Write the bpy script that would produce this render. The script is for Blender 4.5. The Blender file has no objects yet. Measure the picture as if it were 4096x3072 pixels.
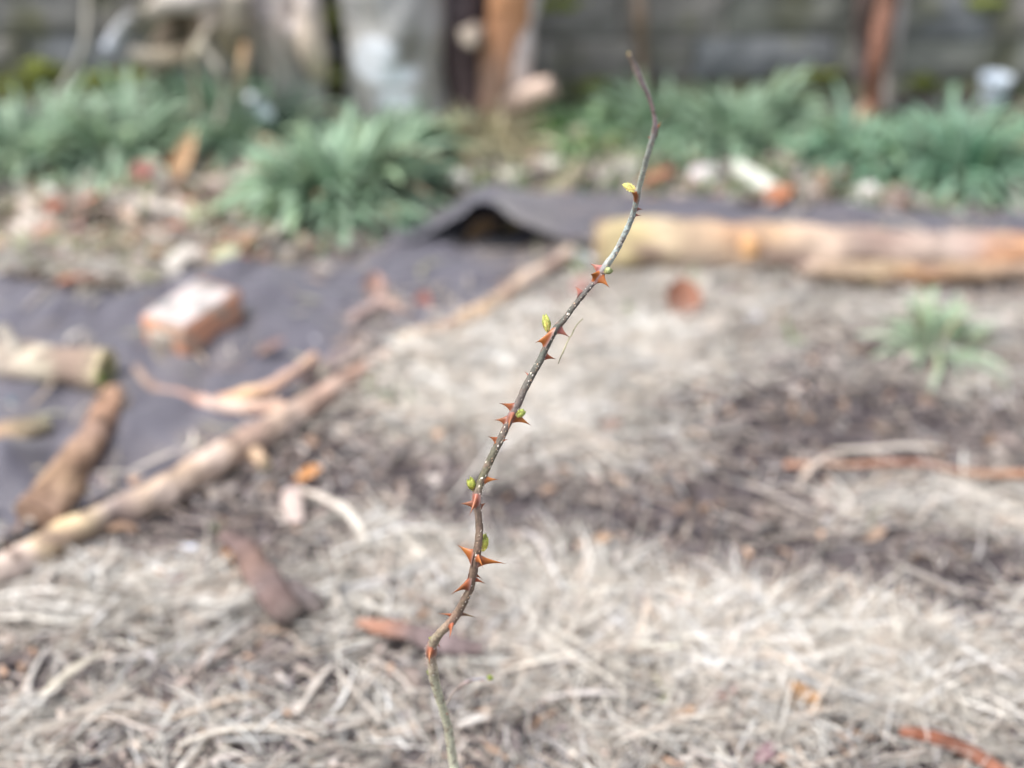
import bpy, math, random
import numpy as np
from mathutils import Vector, noise

sc = bpy.context.scene
col = sc.collection
R = math.radians
random.seed(11)
rng = np.random.default_rng(7)

# ------------------------------------------------------------------ camera
F_PX = 5626.0                      # focal length in photo pixels (4096 wide)
PITCH = R(32.5)
CAM = Vector((0, 0, 1.35))
cd = bpy.data.cameras.new("camera"); cam = bpy.data.objects.new("camera", cd); col.objects.link(cam)
cam.location = CAM; cam.rotation_euler = (math.pi / 2 - PITCH, 0, 0)
cd.sensor_width = 36; cd.lens = F_PX / 4096 * 36
cd.clip_start = 0.05; cd.clip_end = 500
cd.dof.use_dof = True; cd.dof.focus_distance = 1.294; cd.dof.aperture_fstop = 1.62
cd.dof.aperture_blades = 0
sc.camera = cam

# ------------------------------------------------------------------ world and sun
SUN_EL, SUN_AZ = R(62), R(-100)      # azimuth from +Y towards +X; the sun stands high on the left
w = bpy.data.worlds.new("World"); sc.world = w; w.use_nodes = True
nt = w.node_tree
sky = nt.nodes.new('ShaderNodeTexSky'); sky.sky_type = 'NISHITA'; sky.sun_disc = False
sky.sun_elevation = SUN_EL; sky.sun_rotation = SUN_AZ
sky.dust_density = 4.0; sky.air_density = 1.0; sky.ozone_density = 1.0
bg = nt.nodes['Background']; bg.inputs['Strength'].default_value = 0.15
hs = nt.nodes.new('ShaderNodeHueSaturation'); hs.inputs['Saturation'].default_value = 0.45   # thin cloud greys the sky
nt.links.new(sky.outputs[0], hs.inputs['Color']); nt.links.new(hs.outputs[0], bg.inputs[0])
sl = bpy.data.lights.new("sun", 'SUN'); sun = bpy.data.objects.new("sun", sl); col.objects.link(sun)
sl.energy = 2.0; sl.angle = R(8); sl.color = (1.0, 0.965, 0.925)
sd = Vector((math.sin(SUN_AZ) * math.cos(SUN_EL), math.cos(SUN_AZ) * math.cos(SUN_EL), math.sin(SUN_EL)))
sun.rotation_euler = sd.to_track_quat('Z', 'Y').to_euler()

sc.view_settings.view_transform = 'Standard'; sc.view_settings.look = 'None'
sc.view_settings.exposure = 0.86; sc.view_settings.gamma = 1.0
sc.render.engine = 'CYCLES'
sc.cycles.use_denoising = True
sc.cycles.max_bounces = 6

# ------------------------------------------------------------------ where a photo point lies in the place
SP, CP = math.sin(PITCH), math.cos(PITCH)
def ray(px, py):
    a = (px - 2048) / F_PX; b = (1536 - py) / F_PX
    return Vector((a, CP + b * SP, -SP + b * CP))
def P(px, py, d):                  # point at depth d along the lens axis
    return CAM + ray(px, py) * (d * 1.12)
def G(px, py, z=0.0):              # point on the ground
    r = ray(px, py); return CAM + r * ((z - CAM.z) / r.z)
def mpp(v):                        # metres per photo pixel there
    return (Vector(v) - CAM).dot(Vector((0, CP, -SP))) / F_PX

# ------------------------------------------------------------------ materials
def new_mat(name, rough=0.7, transl=0.0, nscale=60, namp=0.35, bump=0.3, bscale=None, stretch=None,
            spec=0.3, base=None, sheen=0.0, mottle=None):
    m = bpy.data.materials.new(name); m.use_nodes = True
    n = m.node_tree.nodes; l = m.node_tree.links
    b = n['Principled BSDF']
    b.inputs['Roughness'].default_value = rough
    b.inputs['Specular IOR Level'].default_value = spec
    if sheen: b.inputs['Sheen Weight'].default_value = sheen
    tc = n.new('ShaderNodeTexCoord'); src = tc.outputs['Object']
    if stretch:
        mp = n.new('ShaderNodeMapping'); mp.inputs['Scale'].default_value = stretch
        l.new(src, mp.inputs[0]); src = mp.outputs[0]
    nz = n.new('ShaderNodeTexNoise'); nz.inputs['Scale'].default_value = nscale
    nz.inputs['Detail'].default_value = 5; nz.inputs['Roughness'].default_value = 0.65
    l.new(src, nz.inputs['Vector'])
    mr = n.new('ShaderNodeMapRange'); mr.inputs[1].default_value = 0.3; mr.inputs[2].default_value = 0.7
    mr.inputs[3].default_value = 1 - namp; mr.inputs[4].default_value = 1 + namp
    l.new(nz.outputs[0], mr.inputs[0])
    if base is None:
        at = n.new('ShaderNodeAttribute'); at.attribute_name = 'col'; c = at.outputs['Color']
    else:
        rgb = n.new('ShaderNodeRGB'); rgb.outputs[0].default_value = (*base, 1); c = rgb.outputs[0]
    if mottle:                       # (second colour, scale, low, high)
        n2 = n.new('ShaderNodeTexNoise'); n2.inputs['Scale'].default_value = mottle[1]; n2.inputs['Detail'].default_value = 4
        l.new(src, n2.inputs['Vector'])
        r2 = n.new('ShaderNodeMapRange'); r2.inputs[1].default_value = mottle[2]; r2.inputs[2].default_value = mottle[3]
        l.new(n2.outputs[0], r2.inputs[0])
        mx = n.new('ShaderNodeMix'); mx.data_type = 'RGBA'
        mx.inputs[7].default_value = (*mottle[0], 1)
        l.new(r2.outputs[0], mx.inputs[0]); l.new(c, mx.inputs[6]); c = mx.outputs[2]
    vm = n.new('ShaderNodeVectorMath'); vm.operation = 'SCALE'
    l.new(c, vm.inputs[0]); l.new(mr.outputs[0], vm.inputs['Scale'])
    l.new(vm.outputs[0], b.inputs['Base Color'])
    if bump:
        bp = n.new('ShaderNodeBump'); bp.inputs['Strength'].default_value = bump; bp.inputs['Distance'].default_value = 0.004
        if bscale:
            n3 = n.new('ShaderNodeTexNoise'); n3.inputs['Scale'].default_value = bscale; n3.inputs['Detail'].default_value = 6
            l.new(src, n3.inputs['Vector']); l.new(n3.outputs[0], bp.inputs['Height'])
        else:
            l.new(nz.outputs[0], bp.inputs['Height'])
        l.new(bp.outputs[0], b.inputs['Normal'])
    if transl:
        tr = n.new('ShaderNodeBsdfTranslucent'); l.new(vm.outputs[0], tr.inputs[0])
        ms = n.new('ShaderNodeMixShader'); ms.inputs[0].default_value = transl
        l.new(b.outputs[0], ms.inputs[1]); l.new(tr.outputs[0], ms.inputs[2])
        l.new(ms.outputs[0], n['Material Output'].inputs['Surface'])
    return m

M_cane = new_mat('cane_bark', 0.5, nscale=420, namp=0.4, bump=0.5, spec=0.4, mottle=((.20, .13, .10), 160, .52, .72))
M_lent = new_mat('lenticel_cork', 0.8, nscale=300, namp=0.1, bump=0)
M_thorn = new_mat('thorn_horn', 0.38, transl=0.25, nscale=160, namp=0.22, bump=0.1, spec=0.5)
M_shoot = new_mat('shoot_leaf', 0.5, transl=0.4, nscale=350, namp=0.3, bump=0.5)
M_soil = new_mat('soil', 0.95, nscale=22, namp=0.5, bump=1.0, bscale=90, spec=0.1, base=(.085, .072, .075), mottle=((.045, .038, .042), 6, .45, .65))
M_straw = new_mat('straw', 0.65, transl=0.15, nscale=30, namp=0.12, bump=0, spec=0.3)
M_chip = new_mat('chips', 0.85, nscale=60, namp=0.25, bump=0.3, spec=0.15)
M_wood = new_mat('weathered_wood', 0.8, nscale=35, namp=0.22, bump=0.7, bscale=110, spec=0.2)
M_bark = new_mat('bark', 0.9, nscale=45, namp=0.4, bump=1.0, bscale=70, spec=0.15)
M_leaf = new_mat('glaucous_leaf', 0.5, transl=0.25, nscale=25, namp=0.15, bump=0, spec=0.4)
M_grass = new_mat('grass_blade', 0.5, transl=0.3, nscale=25, namp=0.15, bump=0)
M_dead = new_mat('dead_leaf', 0.6, transl=0.25, nscale=90, namp=0.25, bump=0.4)
M_fabric = new_mat('woven_fabric', 0.55, nscale=9, namp=0.14, bump=0.25, bscale=700, spec=0.35, base=(.082, .078, .100), sheen=0.3, mottle=((.16, .14, .14), 6, .48, .78))
M_brick = new_mat('brick_clay', 0.85, nscale=70, namp=0.18, bump=0.6, spec=0.15, base=(.60, .31, .20), mottle=((.38, .32, .26), 16, .46, .62))
M_mortar = new_mat('lime_residue', 0.9, nscale=60, namp=0.12, bump=0.5, base=(.50, .44, .425), mottle=((.28, .28, .27), 22, .48, .62))
M_stone = new_mat('stone', 0.85, nscale=25, namp=0.2, bump=0.5, spec=0.2)
M_wall = new_mat('wall_stone', 0.9, nscale=16, namp=0.28, bump=0.8, bscale=45, spec=0.15, mottle=((.17, .17, .10), 6, .52, .7))
M_joint = new_mat('wall_mortar', 0.95, nscale=30, namp=0.3, bump=0.6, base=(.17, .165, .145), mottle=((.12, .14, .06), 4, .45, .6))
M_moss = new_mat('moss', 0.95, nscale=80, namp=0.4, bump=1.0, spec=0.1)
M_plastic = new_mat('white_plastic', 0.4, nscale=10, namp=0.05, bump=0)

# ------------------------------------------------------------------ mesh builder
class MB:
    def __init__(s): s.v = []; s.f = []; s.c = []; s.mi = []
    def add(s, vs, fs, cs, mi=0):
        o = len(s.v); s.v += [tuple(x) for x in vs]
        s.f += [tuple(i + o for i in f) for f in fs]
        if len(cs) == 3 and not hasattr(cs[0], '__len__'): cs = [cs] * len(vs)
        s.c += [tuple(x)[:3] for x in cs]; s.mi += [mi] * len(fs)
    def build(s, name, mats, parent=None, smooth=True, loc=None):
        me = bpy.data.meshes.new(name)
        o = Vector(loc) if loc is not None else Vector((0, 0, 0))
        me.from_pydata([(x - o.x, y - o.y, z - o.z) for x, y, z in s.v], [], s.f)
        a = me.color_attributes.new('col', 'FLOAT_COLOR', 'POINT')
        a.data.foreach_set('color', np.array([(*c, 1) for c in s.c], dtype=np.float32).ravel())
        mats = mats if isinstance(mats, (list, tuple)) else [mats]
        for m in mats: me.materials.append(m)
        me.polygons.foreach_set('material_index', s.mi)
        if smooth: me.polygons.foreach_set('use_smooth', [True] * len(s.f))
        me.validate(); me.update()
        ob = bpy.data.objects.new(name, me); col.objects.link(ob)
        if parent is not None:
            ob.parent = parent
            if loc is not None: ob.location = o - parent.location
            else: ob.location = -parent.location
        elif loc is not None: ob.location = o
        return ob

def thing(o, label, cat, group=None, kind=None):
    if label: o['label'] = label
    if cat: o['category'] = cat
    if group: o['group'] = group
    if kind: o['kind'] = kind
    return o
def empty(name, loc, label, cat, group=None):
    o = bpy.data.objects.new(name, None); col.objects.link(o); o.location = loc; o.empty_display_size = 0.05
    return thing(o, label, cat, group)

def catmull(pts, k=6):
    pts = [Vector(p) for p in pts]; n = len(pts); out = []
    for i in range(n - 1):
        p0 = pts[max(i - 1, 0)]; p1 = pts[i]; p2 = pts[i + 1]; p3 = pts[min(i + 2, n - 1)]
        for j in range(k):
            t = j / k; t2 = t * t; t3 = t2 * t
            out.append(0.5 * ((2 * p1) + (p2 - p0) * t + (2 * p0 - 5 * p1 + 4 * p2 - p3) * t2 + (3 * p1 - p0 - 3 * p2 + p3) * t3))
    out.append(pts[-1]); return out

def lerpc(a, b, t): return tuple(a[i] + (b[i] - a[i]) * t for i in range(3))
def sample(lst, t):                 # piecewise linear through a list, t in 0..1
    x = t * (len(lst) - 1); i = min(int(x), len(lst) - 2); f = x - i
    a, b = lst[i], lst[i + 1]
    return lerpc(a, b, f) if hasattr(a, '__len__') else a + (b - a) * f

def tube(mb, pts, radii, cols, seg=12, k=5, rough=0.0, caps=True, mi=0, flat=1.0, rs=40, endcol=None, colfn=None, seed=0.0):
    path = catmull(pts, k) if k > 1 else [Vector(p) for p in pts]
    n = len(path); vs = []; cs = []; fs = []
    up = None
    for i, p in enumerate(path):
        t = i / (n - 1)
        tg = (path[min(i + 1, n - 1)] - path[max(i - 1, 0)]).normalized()
        if up is None:
            up = Vector((0, 0, 1)) if abs(tg.z) < 0.9 else Vector((0, 1, 0))
        sd_ = tg.cross(up).normalized(); up = sd_.cross(tg).normalized()
        r = sample(radii, t)
        c = sample(cols, t) if hasattr(cols[0], '__len__') else cols
        for j in range(seg):
            a = 2 * math.pi * j / seg
            d = sd_ * math.cos(a) + up * math.sin(a) * flat
            rr = r
            if rough: rr = r * (1 + rough * noise.noise((p + d * r * 2) * rs + Vector((seed, 0, 0))))
            q = p + d * rr; vs.append(q)
            cs.append(colfn(q, a, t, c) if colfn else c)
    for i in range(n - 1):
        for j in range(seg):
            a = i * seg + j; b = i * seg + (j + 1) % seg
            fs.append((a, b, b + seg, a + seg))
    mb.add(vs, fs, cs, mi)
    if caps:
        for e in (0, n - 1):
            ring = [vs[e * seg + j] for j in range(seg)]
            cc = endcol or cs[e * seg]
            fs2 = [tuple(range(seg))] if e else [tuple(reversed(range(seg)))]
            mb.add(ring, fs2, [cc] * seg, mi)
    return path

# ------------------------------------------------------------------ ground height
def hgt(x, y):
    s, c = np.sin, np.cos
    return (0.006 * s(2.1 * x + 1.3 * y) + 0.005 * s(5.3 * x - 3.1 * y + 1) + 0.003 * s(11 * x + 7 * y + 2) + 0.0025 * c(17 * y - 9 * x))
def hz(x, y): return float(hgt(x, y))
def GZ(px, py, up=0.0):
    g = G(px, py); g2 = G(px, py, hz(g.x, g.y) + up); return g2

# ------------------------------------------------------------------ ground
def build_ground():
    xs = np.concatenate([[-40, -20, -10, -6, -4], np.arange(-3, 3.001, 0.03), [4, 6, 10, 20, 40]])
    ys = np.concatenate([[-30, -12, -5, -2, -1, -.4], np.arange(0, 4.2, 0.03), [5, 8, 14, 25, 60]])
    X, Y = np.meshgrid(xs, ys); Z = hgt(X, Y)
    lump = np.vectorize(lambda a, b: noise.fractal(Vector((a * 9, b * 9, 0)), 1.0, 2.0, 4))
    near = (np.abs(X) < 3) & (Y > 0) & (Y < 4.1)
    Z = Z + np.where(near, lump(X, Y) * 0.008 - 0.004, 0)
    nx, ny = len(xs), len(ys)
    v = np.stack([X.ravel(), Y.ravel(), Z.ravel()], 1).tolist()
    f = [(j * nx + i, j * nx + i + 1, (j + 1) * nx + i + 1, (j + 1) * nx + i) for j in range(ny - 1) for i in range(nx - 1)]
    m = MB(); m.add(v, f, (.15, .13, .12)); o = m.build('ground', M_soil)
    thing(o, 'dark crumbly garden soil under the straw and wood chips', 'ground', kind='structure')
build_ground()

# ------------------------------------------------------------------ mulch: straw and chips (nobody could count them)
def to_px(x, y):
    dx, dy, dz = x, y, -CAM.z + 0 * x
    d = dy * CP - dz * SP
    return 2048 + F_PX * dx / d, 1536 - F_PX * (dy * SP + dz * CP) / d

# (px, py, rx, ry, weight): paler straw heaps (+) and bare dark soil, plus log shade painted dark (-)
PALE = [(1950, 1560, 500, 250, 1.0), (2550, 1430, 420, 170, .9), (2350, 1850, 330, 200, .8), (1700, 1400, 260, 130, .8),
        (3100, 2600, 700, 260, 1.0), (3750, 2700, 450, 330, .9), (2500, 2500, 420, 200, .8), (3850, 2080, 350, 130, .9),
        (550, 2440, 600, 130, .9), (2050, 2330, 450, 120, .7), (2700, 2960, 400, 120, .5), (1500, 2180, 300, 120, .55),
        (3850, 1450, 350, 130, .6), (3100, 1300, 500, 120, .5), (250, 2850, 380, 170, .15), (1200, 2900, 450, 150, .25),
        (2900, 1150, 600, 60, .35), (3300, 2080, 260, 60, .3), (1350, 2430, 300, 100, .4)]
DARK = [(3450, 1690, 640, 210, 1.0), (3250, 2220, 640, 120, 1.0), (3900, 2250, 240, 150, 1.3), (3780, 2430, 190, 120, 1.5),
        (2450, 2090, 520, 130, .85), (1300, 1850, 260, 130, .8), (850, 2110, 360, 110, 1.1), (2500, 2830, 180, 80, .6),
        (2850, 2010, 420, 120, .9), (3050, 1280, 110, 80, .6), (1980, 1480, 60, 30, .3), (600, 2980, 220, 90, .5),
        (80, 2600, 200, 60, .4), (2050, 2080, 250, 120, .5), (3700, 1130, 500, 45, .8), (1500, 1560, 120, 60, .2)]  # last but one: shade below the slender log, put into the ground tone
def field(x, y):
    px, py = to_px(x, y); s = np.zeros_like(px)
    for a, b, rx, ry, wt in PALE: s += wt * np.exp(-((px - a) / rx) ** 2 - ((py - b) / ry) ** 2)
    for a, b, rx, ry, wt in DARK: s -= wt * np.exp(-((px - a) / rx) ** 2 - ((py - b) / ry) ** 2)
    s += 0.50 * np.sin(x * 47 + 2.5 * np.sin(y * 39 + 1)) * np.sin(y * 61 + 2.5 * np.sin(x * 43 + 2))
    s += 0.22 * np.sin(x * 31 + 2 * np.sin(y * 23)) * np.sin(y * 41 + 2 * np.sin(x * 27))
    s += 0.25 * np.sin(x * 13 + 3 * np.sin(y * 9)) * np.sin(y * 17 + 2 * np.sin(x * 11))
    return s

# polygons where the fabric lies, in photo pixels: nothing grows through it
FAB_TOP = [(-700, 1150), (0, 1165), (300, 1185), (560, 1195), (900, 1120), (1100, 1085), (1330, 1060), (1500, 1040), (1640, 960), (1760, 890), (1880, 830), (2020, 795), (2300, 790), (2700, 825), (3100, 860), (3500, 855), (4096, 900), (4800, 930)]
FAB_BOT = [(-700, 2560), (0, 2200), (330, 2080), (640, 1960), (960, 1780), (1240, 1620), (1550, 1420), (1650, 1350), (1800, 1300), (1950, 1235), (2130, 1110), (2290, 1020), (2420, 1000), (2700, 1000), (3100, 1010), (3500, 1020), (4096, 1030), (4800, 1050)]
MULCH = [(-700, 2560), (0, 2200), (330, 2080), (640, 1960), (960, 1780), (1240, 1620), (1330, 1500), (1400, 1330), (1470, 1230), (1560, 1200), (1640, 1260), (1740, 1300), (1800, 1300), (1950, 1235), (2130, 1110), (2290, 1020), (2420, 1000), (2700, 1000), (3100, 1010), (3500, 1020), (4096, 1030), (4800, 1050)]
def interp(poly, x):
    return np.interp(x, [p[0] for p in poly], [p[1] for p in poly])
def on_fabric(x, y, pad=0, edge=None):
    px, py = to_px(x, y)
    return (py > interp(FAB_TOP, px) + pad) & (py < interp(edge or MULCH, px) - pad)

def mass(name, mat, x, y, z, head, length, width, bend, pitch, cols, K=5, thick=0.35, curl=0.0):
    N = len(x); t = np.linspace(-.5, .5, K)[None, :]
    dx, dy = np.cos(head)[:, None], np.sin(head)[:, None]
    along = t * length[:, None]; side = bend[:, None] * length[:, None] * (t ** 2 * 2 - .25)
    cx = x[:, None] + dx * along - dy * side; cy = y[:, None] + dy * along + dx * side
    cz = z[:, None] + np.sin(pitch)[:, None] * along + curl * length[:, None] * (t ** 2 * 4 - .3) * rng.uniform(-.3, 1, N)[:, None]
    wd = width[:, None] * (1 - 0.55 * np.abs(t * 2) ** 3)
    roll = rng.uniform(-.9, .9, N)[:, None]
    V = np.empty((N, K, 3, 3), dtype=np.float32)
    for q, (s, h) in enumerate(((-1, 0), (0, 1), (1, 0))):
        off = s * wd / 2; hh = h * wd * thick
        o2 = off * np.cos(roll) - hh * np.sin(roll); hz_ = off * np.sin(roll) + hh * np.cos(roll)
        V[:, :, q, 0] = cx - dy * o2; V[:, :, q, 1] = cy + dx * o2; V[:, :, q, 2] = cz + hz_
    base = (np.arange(N) * K * 3)[:, None, None]
    kk = np.arange(K - 1)[None, :, None] * 3; qq = np.arange(2)[None, None, :]
    a = base + kk + qq
    Fq = np.stack([a, a + 1, a + 4, a + 3], -1).reshape(-1, 4).astype(np.int32)
    me = bpy.data.meshes.new(name)
    me.vertices.add(N * K * 3); me.vertices.foreach_set('co', V.ravel())
    me.loops.add(Fq.size); me.loops.foreach_set('vertex_index', Fq.ravel())
    me.polygons.add(len(Fq)); me.polygons.foreach_set('loop_start', np.arange(0, Fq.size, 4, dtype=np.int32))
    me.polygons.foreach_set('use_smooth', np.ones(len(Fq), dtype=bool))
    at = me.color_attributes.new('col', 'FLOAT_COLOR', 'POINT')
    C = np.ones((N, K * 3, 4), dtype=np.float32); C[:, :, :3] = cols[:, None, :]
    at.data.foreach_set('color', C.ravel())
    me.materials.append(mat); me.update(calc_edges=True)
    o = bpy.data.objects.new(name, me); col.objects.link(o); return o

def lay(x, y):                      # mulch lying over the fabric edge sits on the fabric
    px, py = to_px(x, y); return hgt(x, y) + np.where(py < interp(FAB_BOT, px), .024, 0)
def scatter(n, y0=0.55, y1=3.4):
    y = rng.uniform(y0, y1, n); half = 0.25 + 0.43 * (y * CP + CAM.z * SP) * 1.25
    x = rng.uniform(-1, 1, n) * half.max(); k = np.abs(x) < half
    return x[k], y[k]
def pick(pal, n, var=0.12):
    pal = np.array(pal); c = pal[rng.integers(0, len(pal), n)]
    return np.clip(c * (1 + rng.normal(0, var, (n, 1))), 0.01, 0.9)

# pale dry straw, lying in wisps of a few near-parallel pieces
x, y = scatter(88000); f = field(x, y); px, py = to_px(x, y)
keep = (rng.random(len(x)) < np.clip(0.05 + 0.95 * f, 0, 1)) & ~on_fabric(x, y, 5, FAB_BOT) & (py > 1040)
x, y, f = x[keep], y[keep], f[keep]; n = len(x)
rep_ = rng.integers(1, 6, n); hd0 = rng.normal(0.25, 1.05, n); br0 = np.clip(rng.normal(.98, .27, n), .4, 1.35) * (1 + .48 * np.clip(f - .2, 0, 1)) * np.where(to_px(x, y)[0] < 1500, .90, 1); sz0 = rng.lognormal(0, .28, n); z0 = rng.random(n)
def rp(a): return np.repeat(a, rep_)
x, y, f, hd, br, sz, zz = rp(x), rp(y), rp(f), rp(hd0), rp(br0), rp(sz0), rp(z0); n = len(x)
x = x + rng.normal(0, .012, n); y = y + rng.normal(0, .012, n); hd = hd + rng.normal(0, .4, n)
k = ~on_fabric(x, y, -25, FAB_BOT); x, y, f, hd, br, sz, zz = [q[k] for q in (x, y, f, hd, br, sz, zz)]; n = len(x); px, py = to_px(x, y)
left = px < 1700
L = np.where(left, rng.uniform(.03, .12, n), rng.uniform(.05, .17, n)); W = np.where(left, rng.uniform(.0013, .0042, n), rng.uniform(.0010, .0028, n)) * sz
z = lay(x, y) + (zz + rng.random(n) * .3) * (0.006 + 0.026 * np.clip(f, 0, 1))
PAL_STRAW = [(.50, .47, .42), (.43, .40, .355), (.55, .525, .485), (.37, .335, .30), (.52, .52, .51), (.45, .38, .32), (.47, .455, .42), (.25, .225, .195)]
C_ = np.clip(pick(PAL_STRAW, n, .08) * br[:, None], .02, .88)
o = mass('dry_straw', M_straw, x, y, z, hd, L, W, rng.normal(0, .08, n), rng.normal(0, 1, n) * np.where((px > 2000) & (py > 2250), .28, .15), C_, K=6)
thing(o, 'pale dry straw and grass scattered over the soil', 'straw', kind='stuff')
print('straw', n)

# grey brown stalks and strands everywhere
x, y = scatter(50000); f = field(x, y); px, py = to_px(x, y)
keep = (rng.random(len(x)) < np.clip(0.50 + 0.28 * f, 0.16, .6)) & ~on_fabric(x, y, 15) & ((py > interp(FAB_TOP, px)) | (rng.random(len(x)) < .2)) & (py > 1000)
x, y, f = x[keep], y[keep], f[keep]; n = len(x)
z = lay(x, y) + rng.random(n) * 0.012
PAL_ST = [(.32, .27, .24), (.25, .21, .195), (.40, .35, .31), (.44, .39, .35), (.17, .15, .145), (.36, .34, .33), (.27, .215, .185)]
o = mass('dead_stalks', M_straw, x, y, z, rng.normal(0.2, 1.1, n), rng.uniform(.03, .13, n), rng.uniform(.0015, .0055, n), rng.normal(0, .13, n), rng.normal(0, .14, n), pick(PAL_ST, n, .28))
thing(o, 'grey brown dead stalks littering the soil', 'dead stalks', kind='stuff')
print('stalks', n)

# wood chips and bark crumbs
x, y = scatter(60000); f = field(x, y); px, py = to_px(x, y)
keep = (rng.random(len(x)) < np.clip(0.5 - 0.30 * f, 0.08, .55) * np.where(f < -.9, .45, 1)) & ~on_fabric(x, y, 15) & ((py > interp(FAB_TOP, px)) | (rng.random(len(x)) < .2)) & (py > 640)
x, y, f, px, py = x[keep], y[keep], f[keep], px[keep], py[keep]; n = len(x)
z = lay(x, y) + rng.random(n) * 0.012
PAL_CH = [(.25, .20, .18), (.17, .14, .135), (.34, .28, .25), (.42, .36, .31), (.12, .105, .11), (.48, .43, .40), (.36, .24, .17), (.30, .28, .275), (.20, .17, .17)]
o = mass('wood_chips', M_chip, x, y, z, rng.uniform(0, 6.28, n), rng.uniform(.008, .035, n) * rng.lognormal(0, .35, n), rng.uniform(.004, .012, n) * rng.lognormal(0, .35, n), rng.normal(0, .2, n), rng.normal(0, .25, n), pick(PAL_CH, n, .25) * (1 + .45 * np.clip(f, -1, 0))[:, None], K=3, thick=.5)
thing(o, 'brown wood chips and bark crumbs on the soil', 'wood chips', kind='stuff')

# leaf litter at the back left and behind the fabric
def backmask(px, py): return (py > 560) & (py < interp(FAB_TOP, px) - 5)
x, y = scatter(52000, 2.3, 3.7); px, py = to_px(x, y)
keep = backmask(px, py) & (rng.random(len(x)) < np.where(px < 1250, .26, .03))
x, y = x[keep], y[keep]; n = len(x)
PAL_LF = [(.36, .26, .20), (.28, .20, .16), (.44, .37, .32), (.52, .47, .43), (.40, .19, .13), (.25, .25, .16), (.42, .36, .26), (.26, .23, .21), (.48, .45, .41), (.20, .17, .14), (.32, .33, .22)]
o = mass('leaf_litter', M_dead, x, y, hgt(x, y) + rng.random(n) * .02 + .003, rng.uniform(0, 6.28, n), rng.uniform(.04, .14, n), rng.uniform(.016, .055, n), rng.normal(0, .3, n), rng.normal(0, .3, n), pick(PAL_LF, n, .30), K=5, thick=.2, curl=.15)
thing(o, 'brown and tan fallen leaves behind the fabric', 'leaf litter', kind='stuff')

x, y = scatter(26000, 1.2, 3.6); px, py = to_px(x, y); r_ = rng.random(len(x))
keep = ((py > 640) & (py < interp(FAB_TOP, px) - 5) & (px < 1500) & (r_ < .22)) | (on_fabric(x, y, 20) & (r_ < .06)) | (on_fabric(x, y, 4) & (np.abs(py - interp(FAB_BOT, px)) < 90) & (r_ < .30))
x, y = x[keep], y[keep]; px, py = to_px(x, y); n = len(x)
o = mass('straw_strands', M_straw, x, y, hgt(x, y) + np.where(on_fabric(x, y), .026, .012 + .02 * rng.random(n)), rng.uniform(0, 6.28, n), rng.uniform(.02, .12, n), rng.uniform(.002, .008, n), rng.normal(0, .3, n), rng.normal(0, .06, n),
         pick([(.44, .38, .30), (.34, .27, .21), (.52, .48, .42), (.26, .20, .16), (.38, .37, .26), (.46, .41, .36)], n, .2), K=5)
thing(o, 'tan strands and crumbs among the back leaf litter and along the fabric', 'dead stalks', kind='stuff')

# short weeds behind the fabric
def blades(name, n0, mask, pal, hgt_rng, wd, label, cat):
    x, y = scatter(n0, 1.0, 3.75); px, py = to_px(x, y)
    k = mask(px, py); x, y = x[k], y[k]; n = len(x)
    pi = rng.uniform(.5, 1.4, n); ln = rng.uniform(*hgt_rng, n)
    o = mass(name, M_grass, x, y, hgt(x, y) + np.sin(pi) * ln * .5, rng.uniform(0, 6.28, n), ln, rng.uniform(wd * .6, wd * 1.3, n), rng.normal(0, .4, n), pi, pick(pal, n, .2), K=5, thick=.15)
    # pitch is a slope along the blade: lay centre at half height
    thing(o, label, cat, kind='stuff'); return o
def weedmask(px, py):
    r = rng.random(len(px)); m = np.zeros(len(px), bool)
    m |= (px > 1650) & (py > 480) & (py < interp(FAB_TOP, px) - 8) & (r < .85)
    m |= (px > 2120) & (px < 2560) & (py > 400) & (py < 640)
    m |= (px < 1300) & (py > 780) & (py < interp(FAB_TOP, px) - 8) & (r < .5)
    for a, b, s in ((2290, 1090, 70), (2050, 1200, 60), (3090, 1090, 60), (3480, 1130, 60), (2740, 1160, 45), (3170, 1370, 30), (1540, 1600, 70),
                    (2640, 2800, 35), (4040, 2700, 45), (3450, 2600, 22), (870, 2150, 40), (1640, 1650, 60), (3480, 2120, 50), (2500, 1290, 40), (1560, 1500, 40), (520, 2310, 40)):
        m |= (((px - a) / s) ** 2 + ((py - b) / (s * .7)) ** 2 < 1) & (r < .8)
    return m
blades('weeds', 42000, weedmask, [(.20, .30, .12), (.15, .25, .11), (.28, .37, .20), (.13, .20, .10), (.32, .38, .22), (.34, .32, .24)], (.02, .05), .006,
       'short green weeds and seedlings behind the fabric and among the straw', 'weeds')

# ------------------------------------------------------------------ weed fabric
def pxgrid(top, bot, x0, x1, nx, ny, zf):
    m = MB(); vs = []
    for j in range(ny + 1):
        v = j / ny
        for i in range(nx + 1):
            px = x0 + (x1 - x0) * i / nx
            py = float(interp(top, px)) * (1 - v) + float(interp(bot, px)) * v
            g = G(px, py); g.z = hz(g.x, g.y) + zf(px, py, v, g); vs.append(g)
    fs = [(j * (nx + 1) + i, j * (nx + 1) + i + 1, (j + 1) * (nx + 1) + i + 1, (j + 1) * (nx + 1) + i) for j in range(ny) for i in range(nx)]
    m.add(vs, fs, (.15, .15, .18)); return m
def wrinkle(g, s=1.0):
    a = noise.noise(Vector((g.x * 5, g.y * 3, 1))) * .018 + noise.noise(Vector((g.x * 24, g.y * 10, 7))) * .006 + abs(noise.noise(Vector((g.x * 9 - g.y * 5, g.y * 7 + g.x * 4, 9)))) * .026 + noise.noise(Vector((g.x * 3 + g.y * 14, g.y * 5, 5))) * .010 + noise.noise(Vector((g.x * 16, g.y * 12, 3))) * .004
    return s * a
fabric = empty('weed_fabric', GZ(1200, 1500), 'dark grey weed fabric laid on the ground with one edge lifted into a dark fold', 'weed fabric')
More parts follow.
